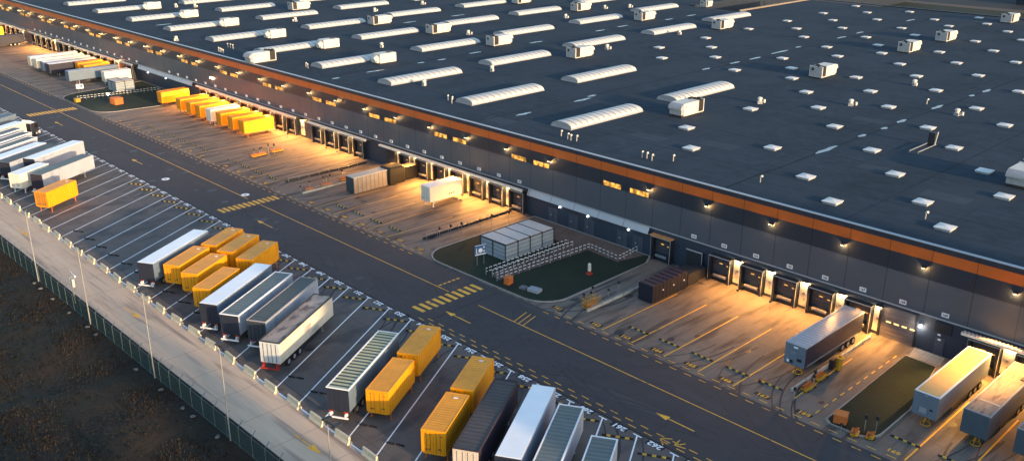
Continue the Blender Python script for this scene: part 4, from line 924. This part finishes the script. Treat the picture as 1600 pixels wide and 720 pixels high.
# sign board on the lawn
t = thing('sign_board', 'blue and white notice board on two legs at the lawn corner', 'sign', (-93.5, 83.6, .08), rad(78))
for x in (-.55, .6): mb = MB(); mb.cyl((x, 0, 0), (x, 0, 2.9), .04, 6); mb.build('post', steel, t)
mb = MB(); mb.box(-.95, .95, -.06, -.02, 1.5, 3.1); mb.build('board', blueg, t)
mb = MB()
mb.box(-.9, .9, -.08, -.06, 2.98, 3.05); mb.box(-.9, .9, -.08, -.06, 1.53, 1.68); mb.box(-.72, -.62, -.08, -.06, 1.8, 2.6); mb.box(-.62, -.4, -.08, -.06, 1.8, 1.9)
mb.cyl((0, -.06, 2.2), (0, -.085, 2.2), .35, 14); mb.box(.5, .66, -.08, -.06, 2.5, 2.75); mb.box(.45, .75, -.08, -.06, 1.95, 2.1); mb.build('symbol', signw, t)
t = thing('sign_board', 'small blue and white notice board by the far lawn', 'sign', (-253.0, 86.3, .08), rad(60))
mb = MB(); mb.cyl((-.4, 0, 0), (-.4, 0, 2), .04, 6); mb.cyl((.4, 0, 0), (.4, 0, 2), .04, 6); mb.build('post', steel, t)
mb = MB(); mb.box(-.9, .9, -.05, 0, .9, 2.1); mb.build('board', signw, t)
mb = MB(); mb.box(-.5, -.3, -.07, -.05, 1.1, 1.9); mb.box(.1, .7, -.07, -.05, 1.3, 1.8); mb.build('symbol', blueg, t)
# odds and ends
def boxy(name, label, cat, loc, sx, sy, sz, m, rz=0, legs=False, group=None, lid=None):
    t = thing(name, label, cat, loc, rz, group)
    mb = MB(); mb.cham(-sx / 2, sx / 2, -sy / 2, sy / 2, .08, sz, .06); mb.build('body', m, t)
    mb = MB(); mb.box(-sx / 2 - .04, sx / 2 + .04, -sy / 2 - .04, sy / 2 + .04, sz, sz + .06); mb.build('lid', lid or m, t)
    mb = MB(); mb.box(-sx / 2 + .05, sx / 2 - .05, -sy / 2 + .05, sy / 2 - .05, 0, .08); mb.build('base', dark, t); return t
boxy('grit_bin', 'rusty orange grit bin at the corner of the near lawn', 'grit bin', (-85.6, 81.7, .08), .9, 1.1, 1.1, orgm, .2)
boxy('grit_bin', 'orange brown grit bin at the tip of the right hand lawn', 'grit bin', (-36.5, 82.2, .08), 1.3, 1.2, 1.0, orgm, .3)
boxy('grit_bin', 'big orange grit bin behind the lit post on the far lawn', 'grit bin', (-232.5, 87.5, .08), 2.6, 2.2, 1.6, orgm, .1)
boxy('grit_bin', 'small yellow grit bin at the tip of the far lawn', 'grit bin', (-241.5, 81.2, .08), 1.2, 1.2, .9, yels, .1)
t = thing('tank_cover', 'pale grey rectangular tank cover on the near lawn', 'cover', (-81.4, 82.6, .08), .2)
mb = MB(); mb.cham(-.9, .9, -.6, .6, 0, .45, .08); mb.build('slab', lgrey, t); mb = MB(); mb.cham(-2.3, -1.2, -.5, .4, 0, .25, .05); mb.build('hatch', mat('dull_grey', (.14, .14, .15)), t)
t = thing('hydrant', 'white hydrant post with red foot standing on the near lawn', 'hydrant', (-80.2, 92.4, .08))
mb = MB(); mb.cyl((0, 0, .5), (0, 0, 1.5), .26, 12, .24); mb.cyl((0, 0, 1.5), (0, 0, 1.65), .24, 12, .1); mb.build('barrel', whitem, t)
mb = MB(); mb.cyl((0, 0, 0), (0, 0, .5), .22, 12); mb.cyl((0, 0, 0), (0, 0, .12), .5, 12); mb.build('foot', redm, t)
t = thing('garden_lamp', 'low post with a bright white light on the far lawn', 'lamp', (-229.8, 84.6, .08))
mb = MB(); mb.cyl((0, 0, 0), (0, 0, 3.2), .06, 8); mb.build('pole', dark, t)
mb = MB(); mb.cyl((0, 0, 3.2), (0, 0, 3.5), .16, 10); mb.build('lamp_lens', mat('lamp_glass_warm', (.8, .6, .5), .3, 0, emit=(1, .8, .7), es=60), t)
light('garden_lamp_light', (-229.8, 84.4, 3.9), 120, (1, .72, .5), .15)
t = thing('facade_notice', 'glowing orange notice high on the far facade', 'lamp', (-213.5, FAC_Y - .12, 7.0))
t['label'] = 'bright orange lamp alone in the middle of the far facade'
mb = MB(); mb.box(-.9, .9, -.2, 0, -.1, .3); mb.build('lamp_lens', mat('orange_glow', (.8, .4, .2), .3, 0, emit=(1, .45, .18), es=14), t)
mb = MB(); mb.box(-1, 1, -.25, 0, .3, .36); mb.build('hood', dark, t)
# guide kerbs and yellow clutter by the bays
def guide(label, x, y0, y1, gm=None):
    t = thing('guide_kerb', label, 'kerb barrier', (x, y0, 0), 0, None)
    mb = MB(); mb.box(-.12, .12, 0, y1 - y0, .01, .35); mb.build('kerb', gm or mat('guide_concrete', (.45, .42, .36), .7, .15, 2), t)
    mb = MB(); mb.bar((.2, .5, .75), (.2, y1 - y0, .75), .06, .06); mb.build('rail', steel, t)
    for i in range(int((y1 - y0) / 2.2)): mb = MB(); mb.cyl((.2, .5 + i * 2.2, 0), (.2, .5 + i * 2.2, .78), .04, 6); mb.build('post', steel, t)
guide('pale guide kerb beside the dark waste container', -72.2, 83.0, 99.5)
guide('guide rail along the gate ramp of bay 168', -43.3, 84.2, 102.5)
guide('pale guide kerb leading to the grey waste container', -139.6, 82.6, 95)
guide('thin dark guide rail between the dock bays in the middle of the yard', -147.6, 84, 102, dark)
guide('guide rail beside the row of mesh posts left of the shelter', -107.2, 84, 103, dark)
GP = 'short dark topped marker posts in the yard'
mp0 = None
for x, y, h in [(-74.6, 85.0, 1.1), (-74.2, 86.0, 1.2), (-73.9, 84.3, 1.1), (-74.8, 87.0, 1.4), (-73.3, 88.5, 1.1), (-73.2, 90.5, 1.6), (-141, 85.0, 1.5), (-141.5, 88.2, 1.5), (-141.6, 89.0, 1.5), (-141.7, 89.8, 1.5), (-142.5, 93, 1.6), (-140.2, 82.6, 1.3), (-166.5, 89.5, 1.6), (-167.2, 90.3, 1.5), (-166.0, 91.2, 2.2), (-167.5, 88.8, 1.3), (-165.8, 92.4, 2.0), (-42.0, 86.4, 1.6), (-42.3, 87.2, 1.7), (-42.1, 82.6, 1.5), (-33.9, 82.2, 1.9), (-33.0, 82.8, 1.9), (-35.7, 80.8, .8), (-104, 93, 1.8), (-104.5, 96, 1.8), (-103.6, 99, 1.8), (-105, 90, 1.8), (-105.3, 88, 1.8), (-105.6, 86, 1.8), (-61.5, 101.2, .9), (-56.5, 101.2, .9), (-66.5, 101.4, .9), (-117.5, 101, .9), (-127, 101, .9), (-156, 101, .9), (-160, 101, .9), (-175, 101, .9)]:
    if mp0 is None:
        mp0 = thing('marker_post', 'short thin post with a dark top beside the dock bays', 'marker post', (x, y, 0), 0, GP)
        mb = MB(); mb.cyl((0, 0, 0), (0, 0, 1), .04, 6); mb.build('post', steel, mp0); mb = MB(); mb.box(-.13, .13, -.1, .1, .85, 1.1); mb.build('head', dark, mp0); mpt = snapshot(mp0); o = mp0
    else: o = dup(mp0, (x, y, 0), tree=mpt)
    o.scale = (1, 1, h)
GC = 'yellow dock trolleys in the yard'
def trolley(label, x, y, rz=0, L=2.4):
    t = thing('dock_trolley', label, 'trolley', (x, y, 0), rz, GC); t.scale = (.8, .85, .8)
    mb = MB(); mb.box(-.5, .5, 0, L, .2, .38); mb.build('deck', yels, t)
    mb = MB()
    for i in range(5): mb.bar((-.4, .2 + i * L / 5, .45), (.4, .35 + i * L / 5, .75), .09, .09)
    mb.box(-.42, -.3, .1, L - .1, .38, .7); mb.build('frame', orgm, t)
    for sx in (-1, 1):
        for yy in (.3, L - .3): mb = MB(); mb.cyl((sx * .45, yy, .14), (sx * .58, yy, .14), .14, 10); mb.build('wheel', blackr, t)
    mb = MB(); mb.bar((0, 0, .4), (0, -.5, 1.1), .05, .05); mb.bar((-.25, -.5, 1.1), (.25, -.5, 1.1), .05, .05); mb.build('handle', dark, t)
trolley('yellow trolley loaded with orange frames beside the gate ramp rail', -42.3, 85.0)
trolley('orange trolley behind the yellow one beside the gate ramp rail', -42.5, 88.0)
trolley('yellow trolley at the tip of the right hand lawn, nearer the bay number', -34.2, 80.6, .3, 1.3)
trolley('second small trolley at the tip of the right hand lawn', -32.9, 81.2, .2, 1.1)
trolley('long yellow trolley at the head of the middle bays, front one', -166.6, 87.6, .05, 4)
trolley('long yellow trolley at the head of the middle bays, rear one', -166.9, 92.3, 0, 3)
trolley('yellow trolley nearest the road beside the pale guide kerb', -140.4, 83.8, 0, 1.8)
trolley('yellow trolley in the middle of the pale guide kerb', -140.4, 87.2, 0, 2.4)
trolley('yellow trolley beside the grey waste container', -141.0, 91.5, 0, 2.0)
t = thing('mesh_basket', 'tall yellow mesh cage at the head of the guide kerb by bay 161', 'cage', (-73.0, 83.4, 0))
mb = MB(); mb.box(-.5, .5, 0, .06, .1, .16); 
for i in range(9):
    y = i * .33; mb.bar((-.5, y, 0), (-.5, y, 1.3), .04, .04); mb.bar((.5, y, 0), (.5, y, 1.3), .04, .04)
for z in (.2, .75, 1.3): mb.bar((-.5, 0, z), (-.5, 2.64, z), .05, .05); mb.bar((.5, 0, z), (.5, 2.64, z), .05, .05); mb.bar((-.5, 0, z), (.5, 0, z), .05, .05)
mb.build('cage', yels, t); mb = MB(); mb.cham(-.35, .35, .3, 2.2, .1, .55, .1); mb.build('load', orgm, t)
t = thing('cable_reel_post', 'yellow lamp topped control post on the gate ramp', 'control post', (-42.1, 92.4, 0))
mb = MB(); mb.cyl((0, 0, 0), (0, 0, 1.5), .3, 12, .38); mb.build('post', yels, t); mb = MB(); mb.cyl((0, 0, 1.5), (0, 0, 1.62), .52, 14); mb.cyl((0, 0, 1.62), (0, 0, 1.66), .15, 10, mi=1); mb.build('cap', [yels, dark], t)
mb = MB(); mb.box(-1.0, -.5, -.5, .2, 0, 1.1); mb.build('cabinet', dark, t)

# ------------------------------------------------------------------ beyond the roof and to the right
# buildings beyond the far edge
def block(name, label, x0, x1, y0, y1, h, m, bays=6):
    t = thing(name, label, 'building', ((x0 + x1) / 2, y0, 0)); ox, oy = (x0 + x1) / 2, y0
    mb = MB(); mb.box(x0 - ox, x1 - ox, 0, y1 - y0, 0, h); mb.build('wall', m, t)
    mb = MB(); mb.box(x0 - ox - .3, x1 - ox + .3, -.3, y1 - y0 + .3, h, h + .4); mb.build('roof', roofm, t)
    w = (x1 - x0) / bays
    for i in range(bays): mb = MB(); mb.box(x0 - ox + w * (i + .25), x0 - ox + w * (i + .75), -.06, 0, .1, min(4, h * .6)); mb.build('gate', dark, t)
    mb = MB(); mb.box(x0 - ox, x1 - ox, -.1, 0, h * .72, h * .8); mb.build('stripe', pale, t)
block('far_warehouse', 'dark blue warehouse beyond the far edge of the big roof', -150, 60, 455, 520, 12, navy)
mb = MB(); mb.flat([(-230, 428), (80, 428), (80, 436), (-230, 436)], .012); flatbuild(mb, 'far_path', mat('far_sandy_path', (.1, .075, .055), .9, .1, .1, world=True))
mb = MB(); mb.flat([(-230, 400), (80, 400), (80, 428), (-230, 428)], .012); flatbuild(mb, 'far_verge', lawn)
# unseen hall added to shade the road at this low sun
block('added_shade_hall', 'unseen tall grey hall added to shade the yard road', 70, 120, 50, 103.5, 31, grey, 5)
# woodland, added out of view on the bank to shade grass and lane
mb = MB(); rr = random.Random(5)
for k in range(105):
    if k < 26: x = rr.uniform(-32, 50); y = rr.uniform(30.5, 38.5); h = rr.uniform(9, 14)
    else: x = rr.uniform(-32, 50); y = rr.uniform(-80, 27); h = rr.uniform(9, 13)
    z0 = bankz(x, y); cr = 1.3 if k < 26 else 3.4
    mb.cyl((x, y, z0 - .3), (x, y, z0 + h * .6), .2, 6, .08, 0)
    for i in range(150 if k < 26 else 240):
        a = rr.uniform(0, 2 * PI); zz = rr.uniform(-1, 1); r_ = cr * math.sqrt(max(0, 1 - zz * zz)) * rr.uniform(.3, 1.05)
        c = Vector((x + math.cos(a) * r_, y + math.sin(a) * r_, z0 + h * .56 + zz * h * .42)); u = Vector((rr.gauss(0, 1), rr.gauss(0, 1), rr.gauss(0, 1))).normalized(); w = u.orthogonal().normalized()
        mb.quad([c - u * .55, c + w * .35, c + u * .55, c - w * .35], 1)
o = mb.build('added_shade_woodland', [mat('bark', (.06, .045, .035)), mat('leaves', (.06, .075, .025))]); o['kind'] = 'stuff'
